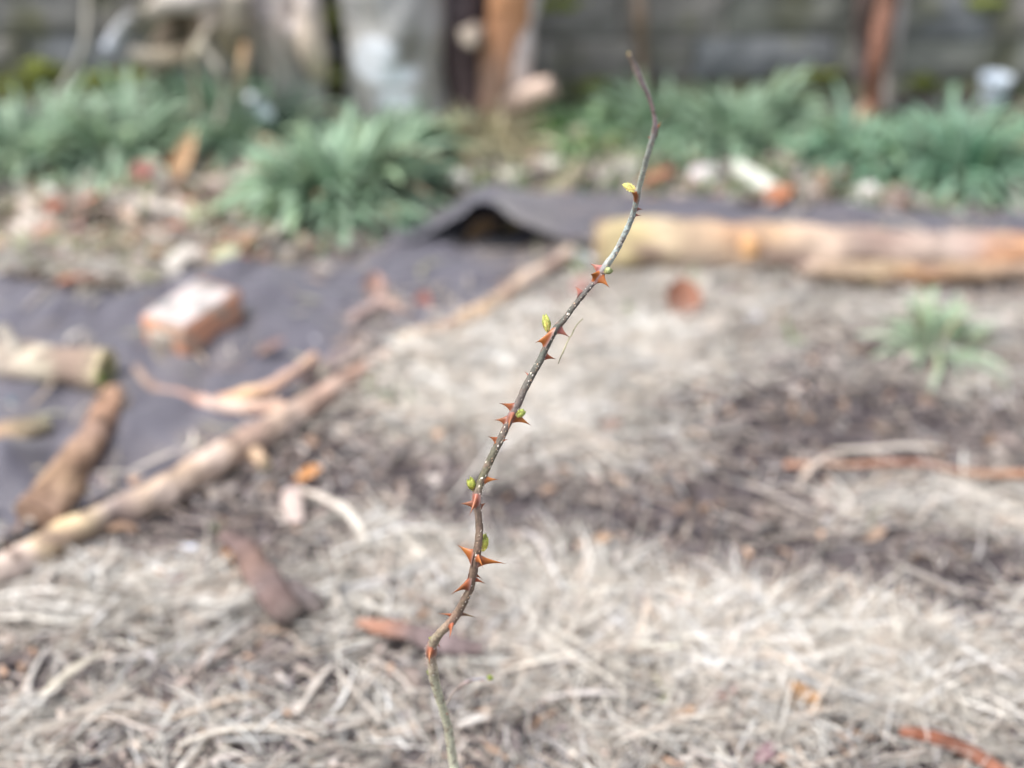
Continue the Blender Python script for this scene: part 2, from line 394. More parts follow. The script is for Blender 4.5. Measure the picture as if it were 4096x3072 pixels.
FB = [(-700, 2560), (0, 2200), (330, 2080), (640, 1960), (960, 1780), (1240, 1620), (1550, 1420), (1650, 1350), (1800, 1300), (1950, 1235), (2130, 1110), (2290, 1020), (2350, 1000)]
def zfront(px, py, v, g):
    z = .013 + wrinkle(g)
    z += .007 * math.exp(-((px - 500 - (py - 1600) * -.18) / 90) ** 2) * (1 if py > 1380 else 0) * min(1, max(0, (py - 1380) / 100))
    z += .035 * math.exp(-((px - 40) / 110) ** 2 - ((py - 1900) / 90) ** 2)
    # hollow under the lifted fold
    z -= .012 * math.exp(-((px - 1960) / 200) ** 2 - ((py - 970) / 70) ** 2)
    return z
f1 = pxgrid(FAB_TOP, FB, -700, 2350, 190, 60, zfront).build('front_sheet', M_fabric, fabric)
REAR_TOP = [(1560, 985), (1640, 945), (1760, 880), (1880, 822), (2020, 785), (2300, 780), (2700, 815), (3100, 850), (3500, 845), (4096, 890), (4800, 925)]
REAR_BOT = [(1560, 1010), (1700, 1000), (1800, 1020), (1950, 1050), (2100, 1040), (2200, 1020), (2350, 1010), (2700, 1000), (3100, 1010), (3500, 1020), (4096, 1030), (4800, 1050)]
def zrear(px, py, v, g):
    z = .022 + wrinkle(g, .6)
    b = math.exp(-abs((px - 1945) / 175) ** 2.2)
    z += (.104 + .006 * math.sin(px * .03)) * b * v ** 0.8 * (1 - .10 * math.exp(-((px - 2060) / 50) ** 2)) + .018 * math.exp(-((px - 2150) / 220) ** 2) * math.sin(math.pi * v * .8)
    return z
f2 = pxgrid(REAR_TOP, REAR_BOT, 1560, 4800, 200, 26, zrear).build('flap', M_fabric, fabric)
f2['label'] = 'rear sheet of the fabric arched up into a fold'

# ------------------------------------------------------------------ branches and logs
def branch(name, pxs, widths, cols, label, cat, mat=M_wood, lift=None, seg=14, rough=.22, rs=30, group=None, flat=1.0, extra=None, endcol=None, zs=None, seed=0, k=6, colfn=None):
    pts = []; rad = []
    for i, (a, b) in enumerate(pxs):
        g = GZ(a, b); wpx = sample(widths, i / (len(pxs) - 1)); r = wpx / 2 * mpp(g)
        up = r * .75 * flat + (zs[i] if zs else 0)
        g = G(a, b, hz(g.x, g.y) + up); pts.append(g); rad.append(r)
    c0 = sum((Vector(p) for p in pts), Vector()) / len(pts); c0.z = hz(c0.x, c0.y)
    m = MB(); tube(m, pts, rad, cols, seg=seg, k=k, rough=rough, rs=rs, flat=flat, endcol=endcol, seed=seed, colfn=colfn)
    if extra: extra(m, pts, rad)
    o = m.build(name, mat, loc=c0)
    thing(o, label, cat, group); return o

def knot(m, at, direction, r, ln, c, ce):
    p = Vector(at); d = Vector(direction).normalized()
    tube(m, [p, p + d * ln * .5, p + d * ln], [r * 1.3, r, r * .9], [c, c, c], seg=10, k=3, rough=.1, endcol=ce)

def polecol(q, a, t, c):
    n1 = noise.noise(q * 11 + Vector((5, 0, 0))); n2 = noise.noise(q * 34)
    c = lerpc(c, (.26, .18, .15), max(0, min(.8, n1 * 2.4 - .35))); c = lerpc(c, (.62, .50, .43), max(0, min(.8, -n1 * 2.6 - .3)))
    return lerpc(c, (.14, .10, .085), max(0, min(.8, n2 * 2.8 - .5)))
# long pole, lower left
def ex_pole(m, pts, rad):
    knot(m, GZ(1010, 1800, .015), (.35, -.6, .05), .012, .055, (.50, .36, .25), (.72, .58, .38))
branch('fallen_pole', [(-350, 2420), (-120, 2330), (60, 2255), (200, 2175), (330, 2110), (450, 2055), (620, 1985), (800, 1880), (960, 1785), (1100, 1705), (1240, 1620), (1400, 1515), (1560, 1425)],
       [150, 150, 135, 135, 118, 120, 118, 122, 118, 110, 92, 78, 62],
       [(.52, .42, .36), (.50, .41, .34), (.48, .39, .34), (.60, .45, .27), (.60, .47, .30), (.34, .28, .26), (.44, .33, .24), (.50, .37, .28), (.47, .34, .26), (.50, .38, .30), (.42, .29, .23), (.40, .26, .20), (.38, .26, .21)],
       'long peeled pole lying diagonally along the front edge of the grey fabric', 'pole', extra=ex_pole, colfn=polecol, rough=.26, rs=24, seg=20, k=12, zs=[.004] * 13)
branch('fallen_branch', [(1600, 1370), (1700, 1335), (1790, 1318), (1890, 1275), (1980, 1210), (2060, 1145), (2160, 1085), (2290, 1010)], [60, 62, 74, 80, 66, 58, 60, 62],
       [(.56, .42, .28), (.58, .44, .30), (.52, .38, .26), (.50, .36, .24), (.48, .36, .27), (.54, .43, .35), (.54, .44, .37)],
       'crooked tan branch along the fabric edge leading up to the big log', 'branch', rough=.45, zs=[.014] * 8, colfn=polecol, k=10)
# big log at right
def ex_log(m, pts, rad):
    knot(m, GZ(3000, 985, .07), (-.2, -.7, .1), .018, .03, (.56, .33, .17), (.60, .36, .18))
def logcol(q, a, t, c):
    n1 = noise.noise(q * Vector((4.5, 9, 9)) + Vector((3, 1, 0))); n2 = noise.noise(q * Vector((9, 20, 20)))
    c = lerpc(c, (.44, .24, .13), max(0, min(.9, n1 * 3.2 - .2)))
    c = lerpc(c, (.58, .48, .40), max(0, min(.7, -n1 * 2.2 - .3)))
    return lerpc(c, (.20, .14, .12), max(0, min(.8, n2 * 3.2 - .45)))
branch('big_log', [(2385, 985), (2500, 985), (2620, 985), (2780, 987), (2920, 990), (3100, 995), (3300, 1000), (3500, 1005), (3800, 1012), (4100, 1020), (4500, 1035)],
       [215, 218, 216, 214, 206, 202, 196, 176, 160, 156, 150],
       [(.42, .34, .20), (.46, .38, .22), (.50, .40, .22), (.46, .37, .25), (.32, .24, .17), (.50, .37, .26), (.40, .28, .19), (.48, .33, .21), (.44, .29, .19), (.27, .20, .17), (.36, .26, .22), (.40, .32, .28), (.36, .25, .21), (.40, .25, .17), (.32, .23, .18)],
       'thick yellow and orange peeled log lying across the back', 'log', rough=.26, rs=12, seg=32, extra=ex_log, endcol=(.45, .33, .21), k=14, colfn=logcol)
branch('slender_log', [(3190, 1075), (3350, 1090), (3520, 1094), (3700, 1094), (3900, 1090), (4096, 1084), (4400, 1088)], [50, 84, 100, 96, 90, 86, 80],
       [(.26, .19, .14), (.32, .24, .17), (.34, .26, .17), (.36, .27, .19), (.28, .21, .16), (.36, .25, .18)],
       'thinner tan log lying against the front of the big log', 'log', rough=.25, colfn=logcol, k=10, seg=18, zs=[.012] * 7)

# hollow sawn log, left
def hollow_log():
    a = GZ(-420, 1390); b = GZ(-150, 1405); c = GZ(120, 1425); d = GZ(430, 1465)
    r = 80 * mpp(d); pts = [G(px_, py_, .008 + r) for px_, py_ in ((-420, 1420), (-150, 1432), (120, 1448), (425, 1482))]
    e = empty('sawn_log', Vector((b.x, b.y, 0)), 'pale sawn log with a mossy hollow end lying on the fabric', 'log')
    m = MB(); cols_ = [(.44, .37, .29), (.48, .42, .33), (.40, .34, .29), (.52, .46, .36), (.46, .39, .26)]
    path = tube(m, pts, [r * 1.05, r, r, r * 1.05], cols_, seg=28, rough=.22, rs=12, caps=False, k=12, colfn=polecol)
    # end rings and the hollow
    tg = (path[-1] - path[-2]).normalized(); sd_ = tg.cross(Vector((0, 0, 1))).normalized(); up = sd_.cross(tg)
    rings = []
    for rr, dd in ((1.05, 0), (.95, .004), (.62, .002), (.55, -.03), (.5, -.10)):
        rings.append([path[-1] + tg * dd + (sd_ * math.cos(t) + up * math.sin(t)) * r * rr * (1 + .07 * math.sin(3 * t)) for t in [2 * math.pi * i / 24 for i in range(24)]])
    vs = [p for rg in rings for p in rg]
    fs = [(i * 24 + j, i * 24 + (j + 1) % 24, (i + 1) * 24 + (j + 1) % 24, (i + 1) * 24 + j) for i in range(4) for j in range(24)] + [tuple(range(96, 120))]
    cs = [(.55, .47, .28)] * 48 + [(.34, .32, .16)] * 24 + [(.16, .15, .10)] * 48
    m2 = MB(); m2.add(vs, fs, cs)
    m.build('trunk', M_wood, e); se = m2.build('sawn_end', M_wood, e)
    m3 = MB()
    for i in range(26):
        t = random.uniform(-1.5, .2); q = path[-1] + tg * .004 + (sd_ * math.cos(t) + up * math.sin(t)) * r * random.uniform(.65, .98)
        ball(m3, q, random.uniform(.004, .009), (.17, .22, .07), 6)
    mo = m3.build('moss', M_moss); mo.parent = se
    m4 = MB(); knot(m4, pts[2] + Vector((-.02, 0, r * .7)), (-.5, .3, .8), .012, .05, (.50, .45, .38), (.55, .48, .38)); m4.build('branch_stub', M_wood, e)

def ball(m, c, r, colr, n=8, sc3=(1, 1, 1), rough=0.0, rs=20, colfn=None, rot=None):
    c = Vector(c); vs = []; cs = []; rings = max(4, n // 2 + 1)
    for i in range(rings + 1):
        ph = math.pi * i / rings
        for j in range(n):
            th = 2 * math.pi * j / n
            d = Vector((math.sin(ph) * math.cos(th), math.sin(ph) * math.sin(th), math.cos(ph)))
            rr = r * (1 + (rough * noise.noise(d * 1.7 + c * rs) if rough else 0))
            q = Vector((d.x * sc3[0], d.y * sc3[1], d.z * sc3[2])) * rr
            if rot: q = rot @ q
            vs.append(c + q); cs.append(colfn(d) if colfn else colr)
    fs = [(i * n + j, (i + 1) * n + j, (i + 1) * n + (j + 1) % n, i * n + (j + 1) % n) for i in range(rings) for j in range(n)]
    m.add(vs, fs, cs)
hollow_log()

def rotcol(q, a, t, c):
    n_ = noise.noise(q * 22)
    if t > .5 and q.x < -.90 + (q.y - 1.55) * .6: c = lerpc(c, (.40, .44, .16), max(0, min(1, (t - .5) * 5)) * .9)
    return lerpc(c, (.16, .10, .07), max(0, min(.8, n_ * 1.8)))
branch('rotten_branch', [(460, 1570), (415, 1660), (370, 1750), (310, 1850), (235, 1950), (150, 2070)], [95, 110, 125, 150, 180, 185],
       [(.36, .23, .16), (.36, .22, .15), (.28, .19, .15), (.30, .20, .14), (.34, .23, .15), (.46, .32, .24)],
       'thick rotten brown branch with a mossy yellow green lower end on the fabric', 'branch', mat=M_bark, rough=.45, rs=14, flat=.8, seg=24, k=9, colfn=rotcol, zs=[.012] * 6)
branch('bark_slab', [(-180, 1820), (-60, 1775), (70, 1730), (190, 1690)], [110, 150, 150, 90], [(.36, .22, .15), (.36, .23, .16), (.28, .22, .15), (.20, .19, .14)],
       'olive brown bark slab lying left of the rotten branch', 'bark', mat=M_bark, rough=.35, flat=.6, zs=[.015] * 4)
def ex_fork(m, pts, rad):
    ps = []
    for (a, b), wd_, up in zip([(880, 1610), (990, 1578), (1090, 1545), (1180, 1485), (1260, 1425)], [60, 62, 52, 44, 40], [0, .012, .03, .035, .035]):
        g = GZ(a, b); ps.append(G(a, b, hz(g.x, g.y) + wd_ / 2 * mpp(g) + up))
    tube(m, ps, [w_ / 2 * mpp(ps[0]) for w_ in (60, 62, 52, 44, 40)], [(.52, .30, .20), (.70, .48, .30), (.54, .36, .27), (.50, .34, .27), (.60, .40, .28)], seg=12, rough=.25)
branch('forked_branch', [(545, 1470), (590, 1535), (680, 1570), (780, 1595), (880, 1625), (990, 1632), (1140, 1628)], [34, 40, 40, 44, 56, 66, 50],
       [(.46, .38, .32), (.44, .34, .28), (.40, .28, .24), (.46, .27, .21), (.44, .20, .15), (.52, .30, .20), (.56, .34, .24)],
       'forked red brown branch lying on the fabric below the brick', 'branch', extra=ex_fork, rough=.4, colfn=polecol, zs=[.01] * 7)
branch('thin_stick', [(500, 1965), (640, 1880), (760, 1795), (870, 1715)], [16, 22, 24, 18], [(.36, .33, .30), (.40, .37, .34), (.42, .40, .38)],
       'thin grey stick on the fabric parallel to the long pole', 'stick', rough=.1)
branch('thin_stick', [(580, 1600), (680, 1640), (790, 1670), (930, 1720)], [18, 26, 26, 18], [(.40, .33, .26), (.38, .33, .28), (.34, .30, .26)],
       'thin brown stick just below the forked branch', 'stick', rough=.1)
branch('twisted_bark', [(1400, 1290), (1470, 1240), (1530, 1215), (1610, 1240)], [40, 56, 50, 30], [(.32, .24, .22), (.30, .22, .20), (.44, .32, .28), (.48, .34, .28)],
       'dark twisted bark strip at the right end of the fabric bay', 'bark', mat=M_bark, rough=.5, zs=[.02] * 4)
branch('dark_branch', [(1210, 1530), (1300, 1480), (1400, 1430), (1500, 1390)], [60, 84, 80, 60], [(.26, .20, .19), (.24, .19, .19), (.28, .22, .21), (.34, .28, .25)],
       'dark grey brown branch between the fork and the long pole', 'branch', mat=M_bark, rough=.4)
branch('bark_chunk', [(905, 2130), (960, 2190), (1020, 2270), (1080, 2350), (1130, 2410), (1190, 2470)], [60, 110, 120, 130, 140, 80],
       [(.15, .11, .10), (.14, .10, .095), (.18, .12, .10), (.14, .105, .10), (.17, .12, .11), (.12, .10, .09)],
       'dark brown rotten wood lying end on in the straw', 'rotten wood', mat=M_bark, rough=.5, rs=22, flat=.75, zs=[.02] * 6)
branch('bark_chunk', [(1150, 2330), (1220, 2390), (1290, 2440)], [50, 90, 50], [(.15, .12, .115), (.13, .11, .11), (.13, .11, .10)],
       'small dark curled bark beside the rotten wood', 'bark', mat=M_bark, rough=.5, flat=.7, zs=[.02] * 3)
branch('bark_strip', [(1430, 2490), (1530, 2510), (1650, 2535), (1780, 2570), (1940, 2600)], [40, 74, 90, 105, 50],
       [(.34, .20, .15), (.32, .17, .12), (.16, .12, .115), (.20, .155, .155), (.14, .105, .10)],
       'red brown bark strip crossing behind the rose cane near its foot', 'bark', mat=M_bark, rough=.4, flat=.6, zs=[.02] * 5)
branch('curled_strip', [(1190, 1950), (1280, 1985), (1370, 2030), (1430, 2095), (1465, 2180)], [18, 36, 42, 40, 22],
       [(.50, .42, .36), (.56, .50, .44), (.58, .54, .48), (.52, .48, .42)], 'pale curled bark strip bent like a hook', 'bark', rough=.12, flat=.4, zs=[.022] * 5)
branch('pink_shard', [(1160, 1960), (1170, 2020), (1190, 2090)], [60, 90, 50], [(.46, .36, .33), (.48, .40, .36), (.42, .34, .31)], 'flat pinkish bark shard below the orange leaf', 'bark', rough=.15, flat=.25, zs=[.02] * 3)
branch('red_stick', [(3140, 1861), (3280, 1858), (3400, 1861), (3550, 1852), (3700, 1856), (3800, 1880), (3920, 1897), (4096, 1897), (4400, 1910)], [26, 24, 20, 24, 28, 26, 30, 34, 36],
       [(.44, .23, .15), (.40, .28, .21), (.38, .20, .13), (.34, .18, .13), (.27, .18, .15), (.38, .24, .17), (.40, .22, .14), (.42, .24, .16)],
       'long thin red brown stick at the right edge', 'stick', rough=.15, zs=[.022] * 9)
branch('pale_splinter', [(3200, 1915), (3250, 1865), (3320, 1815)], [16, 32, 18], [(.52, .42, .34), (.56, .47, .40), (.50, .42, .37)], 'pale splinter crossing the left end of the red stick', 'splinter', rough=.1, flat=.5, zs=[.034] * 3)
branch('pale_stalk', [(3330, 1800), (3480, 1795), (3620, 1785), (3760, 1790)], [14, 26, 28, 14], [(.50, .45, .38), (.52, .47, .42), (.48, .44, .39)], 'pale stalk lying just above the red stick', 'stalk', rough=.12, flat=.6, zs=[.024] * 4)
sticks = [([(680, 2875), (800, 2835), (920, 2795), (1041, 2772)], 30, (.62, .50, .40), 'straight pinkish tan stick at lower left pointing up to the right'),
          ([(709, 2984), (800, 2945), (904, 2919), (1040, 2908), (1186, 2933)], 36, (.68, .62, .54), 'pale arched stalk lowest at the left of the cane'),
          ([(1186, 2853), (1240, 2770), (1290, 2700), (1340, 2650)], 32, (.64, .58, .52), 'grey white steep stick left of the cane foot'),
          ([(166, 2788), (240, 2720), (320, 2660), (405, 2608)], 52, (.58, .53, .44), 'wide olive tan flattened stalk at lower left'),
          ([(110, 2790), (120, 2720), (150, 2650), (190, 2590)], 26, (.60, .56, .52), 'grey upright curved stalk at the far left'),
          ([(1340, 2920), (1420, 2890), (1510, 2845)], 28, (.58, .52, .47), 'short grey stick right of the steep stick'),
          ([(2354, 2566), (2420, 2515), (2491, 2455)], 36, (.74, .71, .70), 'short white stick near the red leaf'),
          ([(1830, 2905), (1890, 2880), (1960, 2865)], 44, (.72, .68, .63), 'short broad pale stick touching the cane foot'),
          ([(2190, 2790), (2330, 2770), (2480, 2775)], 40, (.66, .61, .58), 'flat whitish stalk right of the cane foot'),
          ([(2400, 2330), (2500, 2270), (2600, 2215)], 30, (.56, .51, .46), 'grey diagonal stick in the dark patch right of the cane'),
          ([(1300, 2390), (1430, 2350), (1560, 2310), (1700, 2265)], 30, (.62, .59, .58), 'long grey white stalk left of the cane middle'),
          ([(2150, 2150), (2180, 2210), (2210, 2280)], 34, (.66, .62, .60), 'short pale stick right of the biggest thorn'),
          ([(70, 2385), (200, 2420), (380, 2440), (540, 2450)], 32, (.72, .69, .65), 'long white stalk under the left end of the pole'),
          ([(185, 2380), (195, 2310), (215, 2255)], 34, (.56, .54, .52), 'grey stub standing against the left end of the pole'),
          ([(3000, 1940), (3120, 1990), (3260, 2060)], 28, (.50, .44, .40), 'brown grey stick below the pale splinter'),
          ([(3560, 2240), (3720, 2310), (3860, 2370)], 26, (.46, .42, .38), 'grey twig across the dark soil at right')]
for i, (ps, wd_, c_, lb) in enumerate(sticks):
    k_ = random.uniform(.85, 1.1)
    c_ = tuple(q * .80 for q in c_); wd_ *= .8
    branch('dry_stick', ps, [wd_ * .6, wd_, wd_ * .9, wd_ * .5], [tuple(q * k_ for q in c_), c_, tuple(q * .85 for q in c_)], lb, 'stick', rough=.4, flat=.5, seg=9, rs=60, group='pale sticks in the straw', zs=[.020] * len(ps), seed=i * 3.1)
branch('red_bark_strip', [(3600, 2925), (3690, 2935), (3790, 2968), (3890, 3015), (3990, 3080), (4100, 3160)], [36, 66, 72, 70, 80, 60],
       [(.26, .10, .06), (.20, .08, .05), (.15, .07, .05), (.27, .12, .08), (.22, .10, .07)], 'curled rust red bark strip at the lower right corner', 'bark', rough=.35, flat=.5, mat=M_bark, zs=[.015] * 6)

# ------------------------------------------------------------------ brick
def brick():
    a = GZ(756, 1444, .012); b = GZ(955, 1292, .012); c0 = GZ(554, 1411, .012)
    print('brick', (b - a).length, (c0 - a).length)
    u = (b - a); u.z = 0; u.normalize(); v = Vector((-u.y, u.x, 0))
    L_, W_, H_ = .168, .104, .066
    e = empty('brick', a + u * L_ / 2 + v * W_ / 2, 'orange clay brick with a whitish top lying on the fabric', 'brick')
    z0 = a.z
    import bmesh
    def slab(x0, x1, y0, y1, za, zb, mat, name, amp, bev, sub=14):
        bm = bmesh.new(); bmesh.ops.create_cube(bm, size=1)
        for q in bm.verts: q.co = Vector((x0 + (q.co.x + .5) * (x1 - x0), y0 + (q.co.y + .5) * (y1 - y0), za + (q.co.z + .5) * (zb - za)))
        bmesh.ops.bevel(bm, geom=bm.edges[:], offset=bev, segments=2, affect='EDGES')
        bmesh.ops.subdivide_edges(bm, edges=[x_ for x_ in bm.edges if x_.calc_length() > .03], cuts=sub, use_grid_fill=True)
        for q in bm.verts:
            d = noise.noise_vector(q.co * 45) * amp + noise.noise_vector(q.co * 12) * amp * 1.5
            q.co = q.co + d
            q.co = a + u * q.co.x + v * q.co.y + Vector((0, 0, q.co.z - a.z))
        me = bpy.data.meshes.new(name); bm.to_mesh(me); bm.free(); me.materials.append(mat)
        ob = bpy.data.objects.new(name, me); col.objects.link(ob); ob.parent = e; ob.location = -e.location
        for p_ in me.polygons: p_.use_smooth = True
        return ob
    slab(0, L_, 0, W_, z0, z0 + H_, M_brick, 'brick_body', .0022, .005)
    slab(.006, L_ - .012, .006, W_ - .005, z0 + H_ - .004, z0 + H_ + .003, M_mortar, 'mortar_residue', .001, .0015)
    o = slab(-.0035, .004, .035, .085, z0 + .012, z0 + .046, new_mat('old_mortar', .9, nscale=60, base=(.45, .40, .34)), 'mortar_patch', .0012, .0015, 6)
brick()

# ------------------------------------------------------------------ stones and pale bits
def stone(px, py, wpx, hpx, c, label, flat=.7, name='stone', mat=M_stone, group=None, cat='stone', up=0.0):
    g = GZ(px, py); r = wpx / 2 * mpp(g); m = MB()
    g.z += r * flat * .35 + up
    ball(m, g, r, c, 18, (1, max(.4, min(1.4, hpx / wpx)), flat), rough=.9, rs=7)
    o = m.build(name, mat, loc=g); thing(o, label, cat, group); return o
stone(1255, 1385, 110, 70, (.62, .63, .68), 'white stone on the fabric by the dark branch', .4)
stone(395, 1960, 150, 170, (.56, .48, .48), 'pinkish grey stone between the rotten branch and the pole', .55)
stone(1842, 745, 70, 110, (.68, .66, .62), 'small upright cream pebble in front of the middle plant', 1.2)
stone(2035, 715, 75, 60, (.72, .70, .62), 'small round cream pebble just above the fabric fold')
stone(2200, 690, 130, 60, (.56, .55, .48), 'dull flat stone right of the round cream pebble')
stone(2520, 680, 80, 70, (.66, .63, .60), 'small pale stone directly behind the cane')
stone(2820, 725, 130, 100, (.62, .58, .59), 'rounded pinkish white stone behind the big log')
stone(3470, 800, 120, 90, (.60, .58, .56), 'white stone behind the log near the right plant')
stone(3330, 720, 100, 60, (.62, .58, .54), 'dull stone among the weeds left of the right plant')
stone(3434, 2750, 60, 50, (.66, .70, .74), 'blue white pebble in the lower right straw', .8)
stone(1700, 650, 70, 70, (.66, .70, .66), 'pale stone at the right side of the middle plant')
stone(520, 870, 150, 90, (.78, .70, .68), 'large pale pink stone in the leaf litter', .5)
stone(2330, 1060, 80, 90, (.45, .48, .58), 'blue grey stone at the left end of the big log', .9)
stone(3950, 1480, 60, 50, (.64, .60, .56), 'small grey stone below the grass tuft')
stone(750, 2210, 90, 60, (.62, .66, .76), 'pale blue chip in the dark patch left of the rotten wood', .4)
stone(3020, 1275, 70, 50, (.74, .74, .80), 'small white stone right of the terracotta leaf', .5)
stone(55, 1640, 110, 60, (.10, .16, .20), 'dark teal stone above the bark slab', .7)
stone(160, 1610, 70, 60, (.58, .56, .62), 'pale stone right of the teal stone', .5)
branch('pale_shell_stick', [(2930, 665), (2990, 700), (3080, 760), (3150, 800)], [60, 74, 84, 80], [(.56, .60, .52), (.60, .63, .56), (.62, .64, .58), (.66, .66, .62)],
       'pale grey green stick lying diagonally in the weeds behind the log', 'stick', rough=.2)

# ------------------------------------------------------------------ fallen leaves one can pick out
def leaf(px, py, lpx, wpx, ang, c, label, up=.015, curl=.5, tilt=.5, roll=0.3, group='single fallen leaves'):
    g = GZ(px, py); s = mpp(g); L_ = lpx * s; W_ = wpx * s; m = MB(); vs = []; cs = []; n, k = 12, 8
    for i in range(n + 1):
        t = i / n; wv = W_ / 2 * math.sin(math.pi * min(1, t * .97 + .02)) ** .7
        for j in range(k + 1):
            s_ = j / k * 2 - 1
            x_ = (t - .5) * L_; y_ = s_ * wv
            z_ = curl * W_ * (s_ ** 2) * .5 * math.sin(math.pi * t) + curl * L_ * .35 * (t - .5) ** 2 + .05 * W_ * math.sin(t * 25) * abs(s_) 
            y2 = y_ * math.cos(roll) - z_ * math.sin(roll); z2 = y_ * math.sin(roll) + z_ * math.cos(roll)
            x2 = x_ * math.cos(tilt) - z2 * math.sin(tilt); z3 = x_ * math.sin(tilt) + z2 * math.cos(tilt)
            vs.append(Vector((x2 * math.cos(ang) - y2 * math.sin(ang), x2 * math.sin(ang) + y2 * math.cos(ang), z3)))
            f_ = .82 - .2 * (1 - abs(s_)) * (abs(s_) < .15) + .15 * noise.noise(Vector((x_ * 60, y_ * 60, px)))
            cs.append(tuple(q * f_ for q in c))
    zmin = min(v.z for v in vs)
    fs = [(i * (k + 1) + j, i * (k + 1) + j + 1, (i + 1) * (k + 1) + j + 1, (i + 1) * (k + 1) + j) for i in range(n) for j in range(k)]
    g.z += up * .6
    m.add([v + g - Vector((0, 0, zmin)) for v in vs], fs, cs)
    tube(m, [vs[k // 2] + g - Vector((0, 0, zmin)), vs[k // 2] + g - Vector((0, 0, zmin)) - Vector((math.cos(ang), math.sin(ang), .1)) * L_ * .2], [.0012, .0008], [c, c], seg=5, k=2)
    o = m.build('fallen_leaf', M_dead, loc=g)
    thing(o, label, 'leaf', group)
TC = (.52, .23, .14)
leaf(3185, 2870, 200, 140, 1.9, (.52, .29, .13), 'orange brown curled leaf at the lower right of the straw', curl=.8, tilt=.5)
leaf(3060, 3045, 110, 60, .6, (.42, .24, .29), 'dusky pink petal at the bottom edge')
leaf(2720, 1265, 170, 150, 1.4, (.44, .21, .14), 'terracotta leaf standing in the straw below the big log', tilt=.9)
leaf(2568, 2440, 90, 60, 2.2, (.50, .19, .12), 'dark red leaf above the white stick')
leaf(2690, 2460, 110, 45, .1, (.56, .26, .17), 'thin red leaf right of the dark red one')
leaf(2290, 2575, 90, 60, .3, (.66, .38, .24), 'pale orange leaf left of the white stick')
leaf(1240, 1935, 120, 60, .1, (.74, .36, .14), 'bright orange leaf beside the pale hooked strip')
leaf(925, 2245, 70, 60, 1.0, (.62, .26, .06), 'small orange leaf tucked under the rotten wood')
leaf(2890, 2820, 140, 60, .2, (.40, .20, .18), 'maroon leaf left of the orange brown leaf')
leaf(3440, 1130, 90, 80, 1.5, (.54, .24, .16), 'terracotta leaf under the slender log', tilt=1.0)
leaf(2560, 1085, 160, 60, 0, (.62, .28, .17), 'orange leaf under the left part of the big log')
leaf(2900, 1090, 170, 50, .1, (.56, .30, .16), 'brown orange leaf under the middle of the big log')
leaf(3090, 835, 170, 100, .1, (.60, .25, .13), 'rust red leaf behind the big log', tilt=.4)
leaf(3280, 745, 80, 60, .4, (.50, .26, .16), 'small brown leaf between the pale stick and the white stone')
leaf(2620, 760, 160, 60, -.3, (.52, .24, .15), 'rust leaf right behind the cane above the fabric')
leaf(570, 760, 200, 110, .3, (.44, .20, .17), 'maroon leaf in the litter between the two left plants')
leaf(740, 740, 260, 80, 1.0, (.66, .42, .24), 'long orange tan leaf leaning up between the left plants', tilt=.8)
leaf(205, 890, 150, 80, .1, (.50, .20, .13), 'red leaf in the litter below the far left plant')
leaf(985, 860, 110, 90, .4, (.50, .22, .15), 'small red leaf left of the middle plant')
leaf(310, 960, 120, 60, -.5, (.42, .26, .26), 'purple brown leaf at the left in the litter')
leaf(960, 1030, 180, 60, .1, (.58, .35, .20), 'orange brown leaf at the upper edge of the fabric')
leaf(1930, 975, 150, 90, .3, (.30, .19, .10), 'brown leaf inside the mouth of the fabric fold', up=.02)
leaf(2060, 960, 130, 80, -.4, (.34, .26, .12), 'olive brown leaf at the right side inside the fabric fold', up=.02)
leaf(1080, 1440, 160, 50, 0, (.34, .22, .20), 'dark brown leaf on the fabric below the brick')
leaf(1500, 1195, 110, 90, 1.3, (.54, .34, .28), 'pinkish tan leaf standing on the twisted bark', tilt=.9)
leaf(1690, 1265, 110, 70, 1.2, (.46, .20, .16), 'dark red leaf beside the crooked branch', tilt=.8)
leaf(1850, 1330, 140, 60, .5, (.34, .18, .14), 'brown leaf under the crooked branch')
leaf(2440, 1740, 100, 70, .5, (.38, .26, .22), 'brown leaf in the pale straw right of the cane')
leaf(690, 2390, 150, 60, .5, (.30, .18, .17), 'dark purple brown leaf in the left straw')
leaf(2320, 1180, 100, 60, .8, (.60, .34, .30), 'pink leaf behind the cane below the blue grey stone')
leaf(1100, 640 + 260, 110, 70, 1.1, (.66, .50, .36), 'tan leaf at the lower left of the middle plant')
leaf(2720, 2905, 140, 60, .2, (.55, .38, .27), 'tan leaf at the bottom right of the cane foot')
leaf(640, 2330, 80, 50, .5, (.56, .32, .20), 'little orange leaf right below the long pole')
leaf(3500, 2170, 90, 50, .3, (.50, .36, .27), 'tan leaf on the dark soil at right')
leaf(2400, 2200, 120, 50, -.4, (.56, .38, .26), 'orange tan leaf in the dark patch right of the cane')

